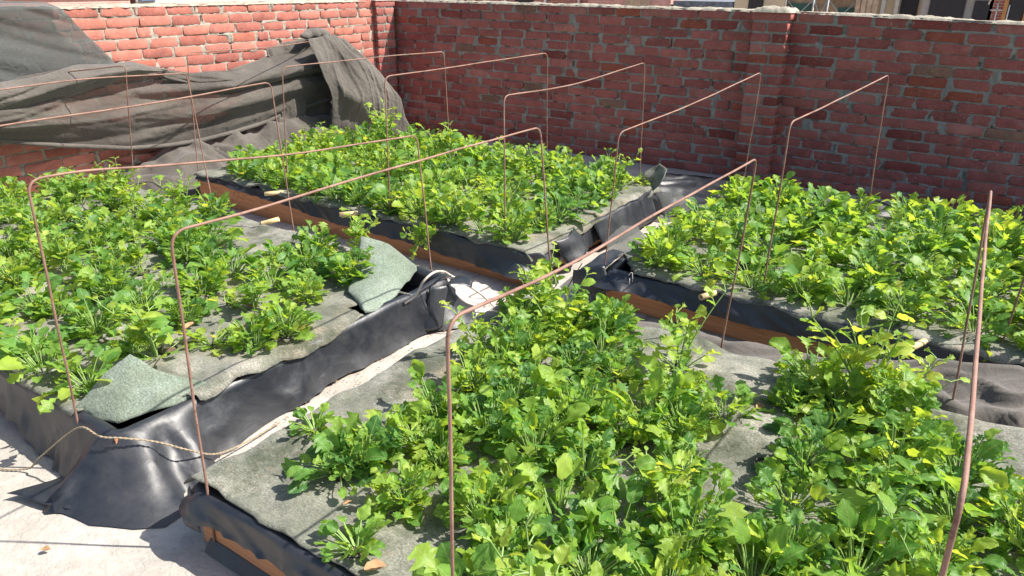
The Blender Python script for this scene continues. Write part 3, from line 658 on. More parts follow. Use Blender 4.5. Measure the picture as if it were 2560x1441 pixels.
# draped end over the far corner of the hoop
o, _ = sheet('draped_end', [(4.36, 1.03), (4.52, 1.05), (4.66, 1.045), (4.78, 1.00)], [(4.50, .12), (4.78, .06), (5.05, .10), (5.24, .20)], lambda a, t: -4.98 + .30 * t * a, .07, 22, MT['cloths'], 70, 90, .10, sc, .6, .2); solid(o, .003)
o, _ = sheet('draped_end_shadow_side', [(4.62, 1.04), (4.74, 1.0), (4.82, .95)], [(4.9, .10), (5.15, .12), (5.32, .2)], lambda a, t: -5.14 + .2 * t, .05, 31, MT['clothg'], 50, 60, .06, sc, .6, .2); solid(o, .002)
o, _ = sheet('inner_drape', [(4.10, .96), (4.3, 1.0), (4.62, 1.03)], [(4.15, .15), (4.4, .12), (4.75, .12)], -5.2, .08, 41, MT['cloths'], 50, 60, .04, sc, 1, .3); solid(o, .002)
P = []
for k in range(26):
    t = k / 25; P.append((-5.06 - .06 * t + .02 * N(t * 5), lerp(4.36, 4.74, t), 1.045 + .02 * math.sin(t * 3.1) + .008 * N(t * 9)))
MB().tube(P, [.012 + .03 * math.sin(math.pi * (k / 25)) ** .6 for k in range(26)], 12).obj('crumpled_top', MT['cloths'], sc)
# wall drape
o2 = thing('shade_net', 'thin grey see-through net hung over the top of the sunlit wall at far left', 'shade net')
n, m = 70, 60; V = []
Tp = resample([(1.0, 1.34), (2.0, 1.345), (2.5, 1.34), (2.66, 1.33)], n); Bt = resample([(1.0, .76), (2.2, .80), (2.7, .86), (2.98, .90)], n)
for i in range(n):
    for j in range(m):
        a, t = i / (n - 1), j / (m - 1); y = lerp(Tp[i][0], Bt[i][0], t); z = lerp(Tp[i][1], Bt[i][1], t)
        x = -5.52 + .03 + .05 * t + .05 * abs(N(a * 5 - t * 2.5, t * .8, 3)) + .012 * N(a * 9 - t * 5, t * 2, 8)
        if t < .08: x -= (.08 - t) * 1.4; z += .01 * N(a * 20, 0)
        V.append((x, y, z))
o = mesh('net_sheet', V, gridfaces(n, m), MT['clothg'], o2); solid(o, .0015)

def heap(name, poly, hfun, label, mat, seed, res=.016, folddir=(1, 0), z0=.004, link=True):
    xs = [p[0] for p in poly]; ys = [p[1] for p in poly]; x0, x1, y0, y1 = min(xs), max(xs), min(ys), max(ys)
    nx, ny = int((x1 - x0) / res) + 1, int((y1 - y0) / res) + 1; V = []; ins = []
    def sd(x, y):
        c = False; dmin = 9
        for k in range(len(poly)):
            (ax, ay), (bx, by) = poly[k], poly[(k + 1) % len(poly)]
            if (ay > y) != (by > y) and x < (bx - ax) * (y - ay) / (by - ay) + ax: c = not c
            l2 = (bx - ax) ** 2 + (by - ay) ** 2; t = max(0, min(1, ((x - ax) * (bx - ax) + (y - ay) * (by - ay)) / l2))
            dmin = min(dmin, math.hypot(x - ax - t * (bx - ax), y - ay - t * (by - ay)))
        return dmin if c else -dmin
    for i in range(nx):
        for j in range(ny):
            x = lerp(x0, x1, i / (nx - 1)); y = lerp(y0, y1, j / (ny - 1)); d = sd(x, y) + .02 * N(x * 9, y * 9, seed)
            u = x * folddir[0] + y * folddir[1]; v = -x * folddir[1] + y * folddir[0]
            ww = .5 * N(u * 2.5, v * 2.5, seed)
            f = (1 - 2 * abs(N(u * 1.6, v * 7 + ww * 3, seed))) * .6 + .28 * (1 - 2.5 * abs(N(u * 3, v * 9 + ww * 5, seed + 2))) + .06 * N(u * 9, v * 16, seed)
            h = hfun(x, y); z = z0 + h * min(1, max(0, d / .09)) ** .5 * (.55 + .55 * f)
            V.append((x + .02 * N(x * 12, y * 12, seed + 1), y + .02 * N(x * 12, y * 12, seed + 3), max(z0, z))); ins.append(d > -.004)
    F = gridfaces(nx, ny, lambda i, j: ins[i * ny + j])
    o = mesh(name, V, F, mat); solid(o, .003, 1)
    # drop unused vertices
    import bmesh
    b_ = bmesh.new(); b_.from_mesh(o.data); bmesh.ops.delete(b_, geom=[v for v in b_.verts if not v.link_faces], context='VERTS'); b_.to_mesh(o.data); b_.free()
    return tag(o, label, 'cloth')
heap('cloth_heap', [(-5.5, 2.7), (-5.1, 2.75), (-4.85, 3.0), (-4.78, 3.3), (-4.76, 4.7), (-4.9, 5.15), (-5.5, 5.2)],
     lambda x, y: .15 + .20 * sm(-4.8, -5.25, x) * sm(2.7, 3.5, y) + .10 * sm(3.6, 4.4, y), 'crumpled brown cloth heaped on the floor below the hanging net, behind the corner bed', MT['cloths'], 5, folddir=(.45, .9))
heap('floor_shade_plastic', [(-2.2, 4.8), (-1.78, 4.65), (-1.3, 4.78), (.9, 4.78), (.9, 5.62), (-1.2, 5.7), (-2.3, 5.65)], lambda x, y: .10 + .05 * N(x * 2, y), 'black liner plastic widened to stand in for floor shade between far right bed and wall', MT['liner'], 12, folddir=(.95, .3))  # liner plastic spread over the sunny floor strip, added to stand in for shade
heap('cloth_bundle', [(-1.52, 2.60), (-1.44, 2.72), (-1.30, 2.86), (-.95, 2.92), (-.4, 2.96), (.1, 2.99), (.7, 2.99), (.7, 2.56), (.1, 2.54), (-.6, 2.55), (-1.2, 2.55)],
     lambda x, y: .15 - .04 * sm(-1.3, -.9, x) + .15 * sm(-.5, .1, x) , 'long bundle of dark brown net lying in the gap before the far right bed', MT['cloths'], 8, folddir=(.97, .2))

# ------------------------------------------------------------------ plants
def leaf_on(mb, st, rg, p0, az, e0, pet, L, W, kind, tint, roll, droop, hi, curl=None):
    """petiole into st, blade into mb; p0 base, az azimuth, e0 starting elevation (rad)"""
    p = Vector(p0); e = e0; ns = 4; pts = [p.copy()]
    e_mid = e0 - rg.uniform(.05, .35)
    for k in range(ns):
        ee = lerp(e0, e_mid, k / ns); p = p + Vector((math.cos(az) * math.cos(ee), math.sin(az) * math.cos(ee), math.sin(ee))) * (pet / ns); pts.append(p.copy())
    st.tube(pts, [.0019 * (1.2 - .4 * k / ns) for k in range(ns + 1)], 4 if not hi else 5, False)
    n, m = (11, 7) if hi else (7, 5)
    if kind == 1: n += 4
    V = []; cols = []; azk = az; az_turn = rg.uniform(-.5, .5); cup = rg.uniform(-.1, .55); wv = rg.uniform(.04, .14); sd = rg.random() * 50
    for i in range(n):
        t = i / (n - 1)
        if kind == 0:     # round spoon
            ww = math.sin(math.pi * min(1, t * .94 + .03) ** .85) ** .62
        elif kind == 1:   # lobed salad leaf
            ww = (.30 + .75 * math.sin(math.pi * min(1, t ** 1.6 * .93))) * (1 + .42 * math.cos(t * 21 + sd)) * (1 if t < .97 else .35)
            ww *= math.sin(math.pi * min(1, t * .92 + .06)) ** .35
        else:             # narrow pointed
            ww = math.sin(math.pi * t ** .8) ** .9 * (1 + .08 * math.cos(t * 30))
        if t == 1: ww *= .25
        el = lerp(e_mid, e_mid - droop * .85, t)
        d = Vector((math.cos(azk) * math.cos(el), math.sin(azk) * math.cos(el), math.sin(el)))
        if i: p = p + d * (L / (n - 1)); azk += az_turn / n
        side = Vector((-math.sin(azk), math.cos(azk), 0)); nrm = side.cross(d) * -1
        s2 = side * math.cos(roll) + nrm * math.sin(roll); n2 = nrm * math.cos(roll) - side * math.sin(roll)
        for j in range(m):
            q = 2 * j / (m - 1) - 1; hw = W * .5 * ww
            rim = .0 if kind == 2 else .24 * N(t * 8 + sd, q * 1.5, sd) + (.12 * math.sin(t * 23 + sd * q) if kind else 0)
            off = s2 * (q * hw * (1 + rim)) + n2 * (hw * cup * q * q + L * wv * N(t * 3.5 + sd, q * 1.6, sd) * (.4 + abs(q)) + .12 * hw * abs(q) * math.sin(t * 14 + sd * q))
            V.append(p + off); cols.append((min(1, max(0, tint + .06 * N(t * 3, q * 2, sd))), abs(q), t, 1))
    mb.add(V, gridfaces(n, m), cols)

def make_variant(seed, kind, hi):
    rg = random.Random(seed); mb = MB(); st = MB(); rgt = rg.uniform
    def leaf(p, az, e, pet, L, W, lk, tn, droop): leaf_on(mb, st, rg, p, az, e, pet, L, W, lk, tn, rgt(-.9, .9) , droop, hi)
    if kind == 'bush':
        n = rg.randint(62, 76); ct = rgt(.42, .60)
        for i in range(n):
            t = i / n; az = i * 2.4 + rgt(-.5, .5); e = lerp(.45, 1.45, t ** .8) + rgt(-.15, .15); r0 = rgt(0, .02)
            pet = lerp(.035, .115, t ** .7) * rgt(.5, 1.3); L = rgt(.026, .056) * (1.15 if rg.random() < .3 else .85)
            leaf((r0 * math.cos(az), r0 * math.sin(az), 0), az, e, pet, L, L * rgt(.62, .95), 0 if rg.random() < .36 else 1, ct + rgt(-.34, .19) + (.25 if rg.random() < .06 else 0), rgt(.2, 1.3))
        for i in range(rg.randint(30, 40)):      # small inner leaves
            az = rgt(0, 6.28); leaf((.02 * math.cos(az), .02 * math.sin(az), rgt(0, .05)), az, rgt(.5, 1.4), rgt(.02, .07), rgt(.015, .028), rgt(.012, .022), 0, ct + rgt(-.25, .15), rgt(.2, 1))
    elif kind == 'broad':
        ct = rgt(.38, .52)
        for i in range(rg.randint(24, 30)):
            t = i / 26; az = i * 2.4 + rgt(-.5, .5); L = rgt(.042, .080); pet = rgt(.04, .125)
            leaf((.01 * math.cos(az), .01 * math.sin(az), 0), az, lerp(.4, 1.35, min(1, t)) + rgt(-.2, .2), pet, L, L * rgt(.55, .8), 0 if rg.random() < .42 else 1, ct + rgt(-.34, .21), rgt(.3, 1.5))
        for i in range(34):
            az = rgt(0, 6.28); leaf((.02 * math.cos(az), .02 * math.sin(az), 0), az, rgt(.3, 1.4), rgt(.03, .10), rgt(.02, .04), rgt(.016, .030), rg.choice((0, 1)), ct + rgt(-.25, .15), rgt(.2, 1))
    elif kind == 'upright':
        ct = rgt(.5, .62)
        for s in range(rg.randint(4, 6)):
            az = rgt(0, 6.28); lean = rgt(.05, .35); H = rgt(.15, .25); P = []
            for k in range(7): tt = k / 6; P.append(Vector((math.cos(az) * lean * H * tt * (1 + tt), math.sin(az) * lean * H * tt * (1 + tt), H * tt)))
            st.tube(P, [.0030 - .0003 * k for k in range(7)], 5, False)
            for k in range(2, 7):
                for r_ in range(2):
                    L = rgt(.022, .05) * (1.15 if k < 6 else .7); leaf(P[k], rgt(0, 6.28), rgt(.3, 1.2), rgt(.008, .03), L, L * rgt(.5, .85), 0 if rg.random() < .6 else 1, ct + rgt(-.2, .25), rgt(.1, 1.1))
        for i in range(12):
            az = i * 2.4; leaf((.01 * math.cos(az), .01 * math.sin(az), 0), az, rgt(.3, 1.1), rgt(.04, .09), rgt(.03, .05), rgt(.02, .035), rg.choice((0, 1)), ct + rgt(-.25, .2), rgt(.3, 1.3))
    elif kind == 'small':
        for i in range(rg.randint(28, 36)):
            az = i * 2.4 + rgt(-.4, .4); L = rgt(.02, .036); leaf((.008 * math.cos(az), .008 * math.sin(az), 0), az, rgt(.5, 1.4), rgt(.015, .06), L, L * rgt(.6, .85), 0, rgt(.25, .6), rgt(.2, 1))
    elif kind == 'weed':
        for s in (0, 1):
            H = (.33, .22)[s]; P = [Vector((.05 * s * k / 9 + .012 * N(k * .4, s), .03 * s + .01 * N(k * .5, 4), H * k / 9)) for k in range(10)]
            st.tube(P, [.0034 - .0002 * k for k in range(10)], 6, False)
            for k in range(2, 10):
                for r_ in range(2):
                    L = rgt(.06, .085) * (1.0 if k < 9 else .55); leaf(P[k], k * 1.3 + r_ * 3.14 + rgt(-.3, .3), rgt(.15, .7), .006, L, L * .30, 2, rgt(.36, .48), rgt(.1, .8))
    elif kind == 'low':
        ct = rgt(.45, .62)
        for i in range(rg.randint(44, 56)):
            az = rgt(0, 6.28); L = rgt(.020, .048); leaf((.01 * math.cos(az), .01 * math.sin(az), 0), az, rgt(.1, 1.1), rgt(.02, .08), L, L * rgt(.55, .85), rg.choice((0, 1, 1)), ct + rgt(-.2, .3), rgt(.2, .9))
    a = mb.obj('leaves', MT['leaf'], None, True, False); b = st.obj('stems', MT['stem'], None, True, False)
    return a.data, b.data

def pot_meshes():
    V = []; F = []; n = 18
    for r_, z in ((.030, -.02), (.031, .004), (.035, .006), (.035, .002), (.0305, .0)):
        for k in range(n): a = 2 * math.pi * k / n; V.append((r_ * math.cos(a), r_ * math.sin(a), z))
    for i in range(4):
        for k in range(n): F.append((i * n + k, i * n + (k + 1) % n, (i + 1) * n + (k + 1) % n, (i + 1) * n + k))
    p = mesh('net_pot', V, F, MT['pot'], link=False).data
    V = [(0, 0, .003)]; F = []
    for q in range(1, 5):
        for k in range(n): a = 2 * math.pi * k / n; r_ = .030 * q / 4; V.append((r_ * math.cos(a), r_ * math.sin(a), .003 - .006 * (q / 4) ** 3 + .003 * N(r_ * 200, k, 2)))
    for k in range(n): F.append((0, 1 + k, 1 + (k + 1) % n))
    for q in range(3):
        for k in range(n): F.append((1 + q * n + k, 1 + (q + 1) * n + k, 1 + (q + 1) * n + (k + 1) % n, 1 + q * n + (k + 1) % n))
    s = mesh('soil', V, F, MT['soil'], link=False).data
    return p, s
POT, SOIL = pot_meshes()
HI = {k: [make_variant(100 + i * 7 + len(k), k, True) for i in range(c)] for k, c in (('bush', 5), ('broad', 4), ('upright', 3), ('small', 2), ('low', 2), ('weed', 1))}
LO = {k: [make_variant(500 + i * 7 + len(k), k, False) for i in range(c)] for k, c in (('bush', 6), ('broad', 4), ('upright', 3), ('low', 3))}
def plant(x, y, z, lib, kind, s, label, group, pot=False, rz=None, name='salad_plant', sz=None, tilt=.12):
    me = rnd.choice(lib[kind]); root = bpy.data.objects.new(name, None); COL.objects.link(root)
    root.location = (x, y, z); root.rotation_euler = (rnd.uniform(-tilt, tilt), rnd.uniform(-tilt, tilt), rnd.uniform(0, 6.28) if rz is None else rz)
    root.scale = (s, s, s if sz is None else sz); root.empty_display_size = .05; tag(root, label, 'salad plant', group)
    for nm, d in (('leaves', me[0]), ('stems', me[1])):
        o = bpy.data.objects.new(nm, d); COL.objects.link(o); o.parent = root
    if pot:
        o = bpy.data.objects.new('net_pot', POT); COL.objects.link(o); o.parent = root; o.scale = (1 / s,) * 3
        q = bpy.data.objects.new('soil', SOIL); COL.objects.link(q); q.parent = o
    return root
def pick(ws):
    r_ = rnd.random() * sum(w for _, w in ws)
    for k, w_ in ws:
        r_ -= w_
        if r_ <= 0: return k
    return ws[-1][0]
def inpoly(x, y, poly):
    c = False
    for k in range(len(poly)):
        (ax, ay), (bx, by) = poly[k], poly[(k + 1) % len(poly)]
        if (ay > y) != (by > y) and x < (bx - ax) * (y - ay) / (by - ay) + ax: c = not c
    return c
def field(box, step, jit, test, lib, mix, srange, label, group, pot, z=.205, zf=1.0):
    x0, y0, x1, y1 = box; nx = int(round((x1 - x0) / step)); ny = int(round((y1 - y0) / step)); c = 0; rows = {}
    for i in range(nx + 1):
        for j in range(ny + 1):
            x = lerp(x0, x1, i / nx) + rnd.uniform(-jit, jit); y = lerp(y0, y1, j / ny) + rnd.uniform(-jit, jit)
            p = test(x, y)
            if p is False or p == 0: continue
            kd = pick(mix); sc_ = rnd.uniform(*srange); o = plant(x, y, z, lib, kd, sc_, label, group, pot, sz=sc_ * zf * (1 if p is True else p)); c += 1
            rows.setdefault(j, []).append((x, kd, o))
    js = sorted(rows); ORD = ['first', 'second', 'third', 'fourth', 'fifth', 'sixth', 'seventh', 'eighth', 'ninth', 'tenth', 'eleventh', 'twelfth', 'thirteenth', 'fourteenth', 'fifteenth', 'sixteenth', 'seventeenth', 'eighteenth']
    LOOK = dict(bush='bushy', broad='broad leaved', upright='upright', low='low spreading')
    for k, j in enumerate(js):
        row = sorted(rows[j], key=lambda q: q[0]); rw = 'front row' if k == 0 else 'back row' if k == len(js) - 1 else ORD[k] + ' row'
        for q, (x, kd, o) in enumerate(row):
            o['label'] = '%s salad plant in the %s, %s, %s from left' % (LOOK[kd], label, rw, ORD[q])
    return c
def prj(x, y, z):
    d = Vector((x, y, z - 1.5)); k = d.dot(fw); return 1280 + 1843 * d.dot(rt) / k, 720 - 1843 * d.dot(up) / k
def seen(x, y): px, py = prj(x, y, .3); return -200 < px < 2660 and py < 1560
tot = 0
# corner bed: dense
tot += field((-4.58, 3.13, -2.08, 4.56), .22, .035, lambda x, y: 0 if (x < -4.45 and y < 3.2) else 1, LO, [('bush', 7), ('broad', 2), ('upright', 1), ('low', 1)], (1.1, 1.42),
      'corner bed', 'salad plants of the corner bed', False, zf=.92)
tot += field((-1.30, 3.23, .5, 4.60), .215, .035, lambda x, y: seen(x, y) and (1.22 if y > 4.3 else 1), LO, [('bush', 6), ('broad', 4), ('upright', 1)], (1.15, 1.48),
      'far right bed', 'salad plants of the far right bed', False, zf=.86)
bareL = [[(-2.5, .8), (-2.0, .8), (-2.0, 1.35), (-2.22, 1.35)], [(-2.42, 2.75), (-2.25, 1.9), (-2.0, 1.9), (-2.0, 2.75)], [(-3.5, 2.25), (-3.0, 2.12), (-3.0, 2.6), (-3.6, 2.6)]]
tot += field((-4.98, 1.02, -2.18, 2.40), .215, .05, lambda x, y: 0 if (not seen(x, y) or any(inpoly(x, y, b) for b in bareL)) else (.92 if x > -2.9 and y < 1.9 else 1), LO,
      [('bush', 5), ('broad', 2), ('upright', 1), ('low', 1)], (.92, 1.3), 'left bed', 'salad plants of the left bed', True, zf=.86)
def testF(x, y):
    if not seen(x, y): return 0
    if x < -1.33 and y < 2.1: return 0
    if x < -1.12 and y < 1.12: return 0
    if y < 1.05 and x < -.86: return 0
    if x > .0 and y > 2.22: return 0
    if inpoly(x, y, [(-1.06, 2.10), (-.88, 2.62), (-.36, 2.62), (-.42, 2.26), (-.80, 2.12)]): return 0
    if inpoly(x, y, [(-.50, 2.18), (-.34, 2.26), (-.30, 2.0), (-.37, 1.55), (-.45, 1.52)]): return 0
    return 1
tot += field((-1.46, 1.0, .62, 2.42), .168, .045, testF, HI, [('bush', 7), ('broad', 6), ('upright', 2)], (.9, 1.28), 'nearest bed', 'salad plants of the nearest bed', True, zf=.88)
SP = 'single salad plants of the nearest bed'
def one(x, y, kind, s, label, lib=HI, **k): plant(x, y, .21, lib, kind, s, label, None, True, **k)
one(-1.575, 1.262, 'small', 1.15, 'lone small dark green seedling in a black pot at the left of the nearest bed')
one(-1.10, .965, 'small', 1.35, 'compact small leaved plant standing alone on bare felt at the bottom of the picture')
one(-1.36, 1.16, 'broad', .95, 'broad leaved plant at the left front of the nearest bed casting shade on bare felt')
one(-1.43, 1.93, 'upright', .95, 'yellowish upright plant beside the left edge of the nearest bed')
one(-1.30, 2.22, 'upright', 1.0, 'small sprouting plant on pale felt at the far left corner of the nearest bed')
one(-1.13, 2.36, 'bush', .95, 'bushy plant at the back edge of the nearest bed by the cloth bundle')
one(-.80, 2.28, 'upright', 1.25, 'tall loose plant with few yellow green leaves at the back of the nearest bed')
one(-.20, 2.36, 'upright', 1.55, 'tallest bolting plant with thin stems at the back right of the nearest bed')
one(-.06, 2.24, 'bush', 1.0, 'bushy plant right of the tallest bolting plant in the nearest bed')
one(-.05, 1.72, 'weed', 1.0, 'weed with long narrow pale green leaves standing above the salad at the lower right')
one(-2.50, 1.24, 'low', .8, 'sprawling plant behind the turned up felt corner of the left bed', LO)
one(-2.33, 1.02, 'small', .9, 'few leaved plant between the near wire leg and the turned up felt corner')
plant(-2.62, 3.05, .20, LO, 'upright', 1.0, 'sprig trailing over the front felt edge in the middle of the corner bed', None, False, tilt=0).rotation_euler = (1.5, 0, .3)
one(-2.42, 2.22, 'broad', .95, 'vivid green plant beside the turned back felt corner of the left bed', LO)
print('plants', tot)
# empty pots
for i, (x, y, lab) in enumerate([(-2.411, 1.308, 'empty black net pot of soil in the felt of the left bed'), (-.389, 2.104, 'empty black net pot with dry leaf bits on the right of the nearest bed'),
        (-.369, 1.867, 'black net pot below the empty one on the right of the nearest bed'), (-1.037, 2.105, 'net pot with rusty dead plant rest at the back of the nearest bed')]):
    r_ = thing('net_pot', lab, 'plant pot', (x, y, .222)); o = bpy.data.objects.new('pot_wall', POT); COL.objects.link(o); o.parent = r_
    q = bpy.data.objects.new('soil', SOIL); COL.objects.link(q); q.parent = r_
# dry leaves
def dry(x, y, z, s, lab, rz):
    V = []; n, m = 7, 5
    for i in range(n):
        for j in range(m):
            t, q = i / (n - 1), 2 * j / (m - 1) - 1; w_ = math.sin(math.pi * (t * .9 + .05)) ** .7
            V.append((s * (t - .5), s * .32 * q * w_, s * (.12 + .25 * q * q * w_ + .15 * N(t * 4, q * 3, x * 9))))
    o = mesh('dry_leaf', V, gridfaces(n, m), MT['dry']); o.location = (x, y, z); o.rotation_euler = (rnd.uniform(-.4, .4), rnd.uniform(-.3, .3), rz); tag(o, lab, 'dry leaf', 'dry curled leaves on the felt')
for i, (x, y, s_, lab) in enumerate([(-.47, 2.15, .045, 'brown dry leaf left of the empty pot at the right of the nearest bed'), (-.36, 2.24, .05, 'orange brown dry leaf above the empty pot at the right of the nearest bed'),
        (-.31, 2.10, .035, 'brown dry leaf right of the empty pot in the nearest bed'), (-.02, 2.22, .05, 'crumpled dry leaf below the bushy plant at the back right'), (-1.06, 2.13, .04, 'reddish dry leaf beside the dead plant pot of the nearest bed'),
        (-1.0, .93, .05, 'dry stalk leaf on bare felt right of the compact plant at the bottom'), (-1.22, 1.06, .03, 'small dry leaf left of the compact plant at the bottom'), (-2.50, 1.46, .05, 'pale dry leaf in the middle of the left bed near its right side'),
        (-2.66, 1.62, .045, 'brown dry leaf in the thin patch of the left bed'), (-2.45, 1.72, .05, 'tan dry leaf near the right edge of the left bed'), (-2.80, 1.30, .04, 'dry leaf between low plants at the front of the left bed'), (-2.56, 2.0, .045, 'dry leaf left of the turned back felt corner')]):
    dry(x, y, .228, s_, lab, rnd.uniform(0, 6))
for i, (x, y, s_, lab) in enumerate([(-1.86, 1.5, .03, 'dry leaf on the pale strip between the two near beds'), (-1.80, 2.70, .035, 'small brown leaf on the paving where the beds meet'), (-1.98, .62, .025, 'tiny dry leaf on concrete in front of the spread black liner')]):
    dry(x, y, .012, s_, lab, rnd.uniform(0, 6))
# litter on the concrete between the beds
mb = MB()
for i in range(420):
    if rnd.random() < .7: x, y = rnd.uniform(-2.05, -1.68), rnd.uniform(1.0, 2.9)
    else: x, y = rnd.uniform(-2.0, -1.45), rnd.uniform(2.55, 3.3)
    s = rnd.uniform(.0015, .0045); mb.box((x, y, .009), (s * 2.2, s * .7, .003), rnd.uniform(0, 3))
tag(mb.obj('litter', MT['dry'], None, False), kind='stuff')

# ------------------------------------------------------------------ buildings beyond the parapet
fb = mat_facade((.42, .13, .09), (.36, .11, .08), (.42, .35, .30), 1, 'far_brick'); fp = mat_facade((.62, .30, .25), (.55, .24, .20), (.6, .45, .4), 1, 'far_pale_brick')
cream = mat_simple('cream_plaster', (.66, .55, .38), .9, (.8, .85, 1.1)); grey = mat_simple('grey_concrete', (.36, .36, .34), .9, (.8, .8, 1.15)); dark = mat_simple('dark_opening', (.03, .03, .035), .6)
tan = mat_simple('reed_mat', (.42, .30, .19), .95, (4, .6, 1.3)); green = mat_simple('green_sheet', (.05, .13, .10), .6, (2, .7, 1.2)); white = mat_simple('white_paint', (.75, .74, .70), .6)
orange = mat_simple('orange_wood', (.50, .24, .09), .6); blue = mat_simple('blue_sheet', (.12, .25, .55), .6); rub = mat_simple('rubble', (.16, .19, .23), .9, (5, .4, 1.5)); stone = mat_simple('plank', (.50, .38, .27), .9, (5, .7, 1.2))
def bld(name, label, cat, parts, loc):
    r_ = thing(name, label, cat, loc)
    for nm, boxes, mt in parts:
        mb = MB()
        for c, d in boxes: mb.box((c[0] - loc[0], c[1] - loc[1], c[2] - loc[2]), d)
        mb.obj(nm, mt, r_, False)
    return r_
Yb = 27
bld('brick_house', 'red brick house with an orange framed arched window beyond the wall at top right', 'house',
    [('wall', [((1.6, Yb + 3, -2.5), (5.9, 6, 13))], fb), ('window_frame', [((-.95, Yb - .04, .8), (.10, .1, 2.6)), ((-.42, Yb - .04, .8), (.10, .1, 2.6)), ((.1, Yb - .04, .8), (.10, .1, 2.6)), ((.45, Yb - .04, 2.1), (2.9, .1, .12)), ((1.85, Yb - .04, .8), (.1, .1, 2.6))], orange),
     ('window_pane', [((.45, Yb - .005, .8), (2.8, .04, 2.6))], dark)], (1.6, Yb, -9))
wm = MB(); wm.tube([(-.86 + .0, Yb - .05, .1), (-.86, Yb - .05, .95)], .025, 4)
for z in (.35, .8): wm.tube([(-1.32, Yb - .05, z), (-.98, Yb - .05, z)], .02, 4)
wm.tube([(-1.15, Yb - .05, .1), (-1.15, Yb - .05, .98)], .02, 4)
wm.tube([(-1.15 + .24 * math.cos(a), Yb - .05, .95 + .24 * math.sin(a)) for a in [k * math.pi / 8 for k in range(9)]], .02, 4)
tag(wm.obj('window_grille', white), 'white arched window grille on the brick house at top right', 'grille')
bld('concrete_house', 'grey concrete house with dark ground floor openings at top right', 'house',
    [('wall', [((-2.2, Yb + 3, -2.5), (1.85, 6, 13))], grey), ('opening', [((-2.45, Yb - .01, .55), (.95, .06, 1.1))], dark), ('side_opening', [((-1.55, Yb - .01, .5), (.4, .06, 1.1))], dark), ('lintel', [((-2.2, Yb - .1, 1.38), (1.9, .2, .35))], mat_simple('lintel', (.48, .47, .43), .9))], (-2.2, Yb, -9))
bld('cream_house', 'cream plastered house with dark window slots beyond the wall', 'house',
    [('wall', [((-4.1, Yb + 4, -2.5), (1.9, 6, 13))], cream), ('opening', [((-3.6, Yb + .98, 1.0), (.5, .06, 1.2))], dark), ('column', [((-4.35, Yb + .9, 0), (.12, .12, 8)), ((-3.95, Yb + .9, 0), (.12, .12, 8))], white)], (-4.1, Yb, -9))
bld('reed_shed', 'brown reed mat shed with green panels behind the middle of the long wall', 'shed',
    [('reed_wall', [((-6.1, Yb + .5, -3), (2.3, .3, 12))], tan), ('green_panel', [((-6.8, Yb + .3, .4), (.7, .06, .9))], green), ('green_panel', [((-5.35, Yb + .3, .35), (.5, .06, .8))], green)], (-6.1, Yb, -9))
mb = MB()
for x in (-7.25, -6.35, -5.9, -5.0): mb.tube([(x, Yb + .15, -8.9), (x, Yb + .15, 2.4)], .035, 5)
for a, b2 in ((-7.25, -6.35), (-6.35, -5.9), (-5.9, -5.0)):
    mb.tube([(a, Yb + .15, 0), (b2, Yb + .15, 1.0)], .02, 4); mb.tube([(a, Yb + .15, 1.0), (b2, Yb + .15, 0)], .02, 4); mb.tube([(a, Yb + .15, 1.05), (b2, Yb + .15, 1.05)], .02, 4); mb.tube([(a, Yb + .15, 1.05), (b2, Yb + .15, 2.05)], .02, 4)
tag(mb.obj('scaffold', mat_simple('pale_steel', (.45, .47, .45), .5)), 'pale steel scaffold with crossed braces before the reed mat shed', 'scaffold')
bld('plank_stack', 'upright pale planks leaning beyond the wall', 'planks', [('plank', [((-4.9 + k * .17, Yb - .3, -3), (.13, .05, 11 + .2 * (k % 3))) for k in range(4)], stone)], (-4.7, Yb, -9))
bld('pale_house', 'pale cream house low behind the brick pilaster', 'house', [('wall', [((-8.1, Yb + 2, -4), (1.7, 4, 10))], cream), ('window', [((-8.2, Yb - .02, .9), (.5, .06, .8))], dark)], (-8.1, Yb, -9))
bld('rubble_roof', 'blue grey rubble on a roof left of the brick pilaster', 'roof', [('roof', [((-10.1, Yb + 2, -4.2), (2.2, 4, 10.1))], rub)], (-10, Yb, -9))
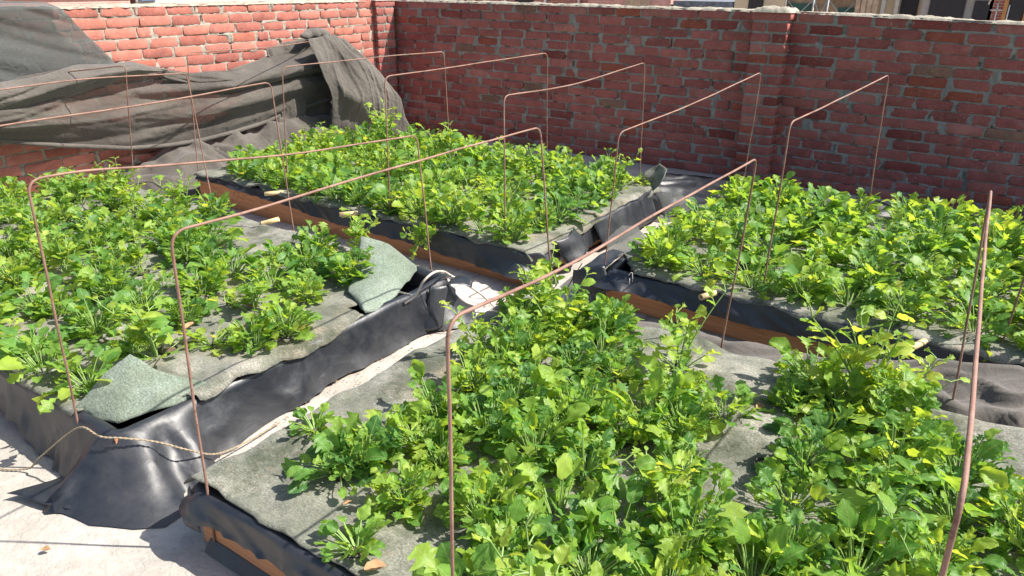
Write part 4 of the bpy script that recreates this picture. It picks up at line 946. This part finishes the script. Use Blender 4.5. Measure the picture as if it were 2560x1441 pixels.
bld('pink_brick_house', 'sunlit pinkish brick house behind the long wall, left of the rubble roof', 'house', [('wall', [((-13.0, Yb + 2, -3), (3.4, 4, 13))], fp), ('door_planks', [((-12.6, Yb - .03, .4), (1.0, .08, 1.4))], stone)], (-13, Yb, -9))
bld('dark_brick_house', 'dull red brick house whose foot shows above the long wall, centre of the picture', 'house', [('wall', [((-20.5, Yb + 3, -3), (11, 4, 13))], fb), ('white_post', [((-17.2, Yb + .9, 0), (.1, .1, 3)), ((-19.2, Yb + .9, 0), (.1, .1, 3)), ((-15.6, Yb + .9, 0), (.08, .1, 3))], white), ('window', [((-18.3, Yb + .98, .9), (.9, .06, .8)), ((-22, Yb + .98, .9), (1.2, .06, .8))], dark)], (-20.5, Yb, -9))
Xb = -34
bld('brick_block', 'large pale red brick block beyond the wall at top left', 'building', [('wall', [((Xb - 4, 12, -1), (8, 15.5, 16))], fp), ('ledge', [((Xb + .05, 12, .62), (.1, 15.5, .05))], white)], (Xb, 12, -9))
bld('dark_yard', 'dark low building with a white ledge beyond the sunlit wall', 'building', [('wall', [((Xb - 4, 27.5, -4), (8, 15, 10))], mat_simple('dark_wall', (.12, .08, .07), .9)), ('ledge', [((Xb + .05, 27.5, .42), (.12, 15, .18))], mat_simple('ledge_paint', (.5, .48, .44), .9)), ('blue_cover', [((Xb + .2, 20.5, .55), (.3, .8, .14))], blue)], (Xb, 27.5, -9))
# spiky plant by the arched window
mb = MB()
for k in range(22):
    a = rnd.uniform(0, 6.28); L = rnd.uniform(.3, .55); mb.tube([(-1.65 + .03 * math.cos(a), Yb - .5, .15), (-1.65 + .25 * L * math.cos(a), Yb - .5 + .2 * L * math.sin(a), .15 + L * .7), (-1.65 + .7 * L * math.cos(a), Yb - .5 + .5 * L * math.sin(a), .15 + L * .8)], [.02, .02, .004], 4)
mb.tube([(-1.65, Yb - .5, -9), (-1.65, Yb - .5, .2)], .05, 6)
tag(mb.obj('palm', mat_simple('palm_green', (.05, .13, .04), .7)), 'small spiky palm beside the arched window of the brick house', 'palm')
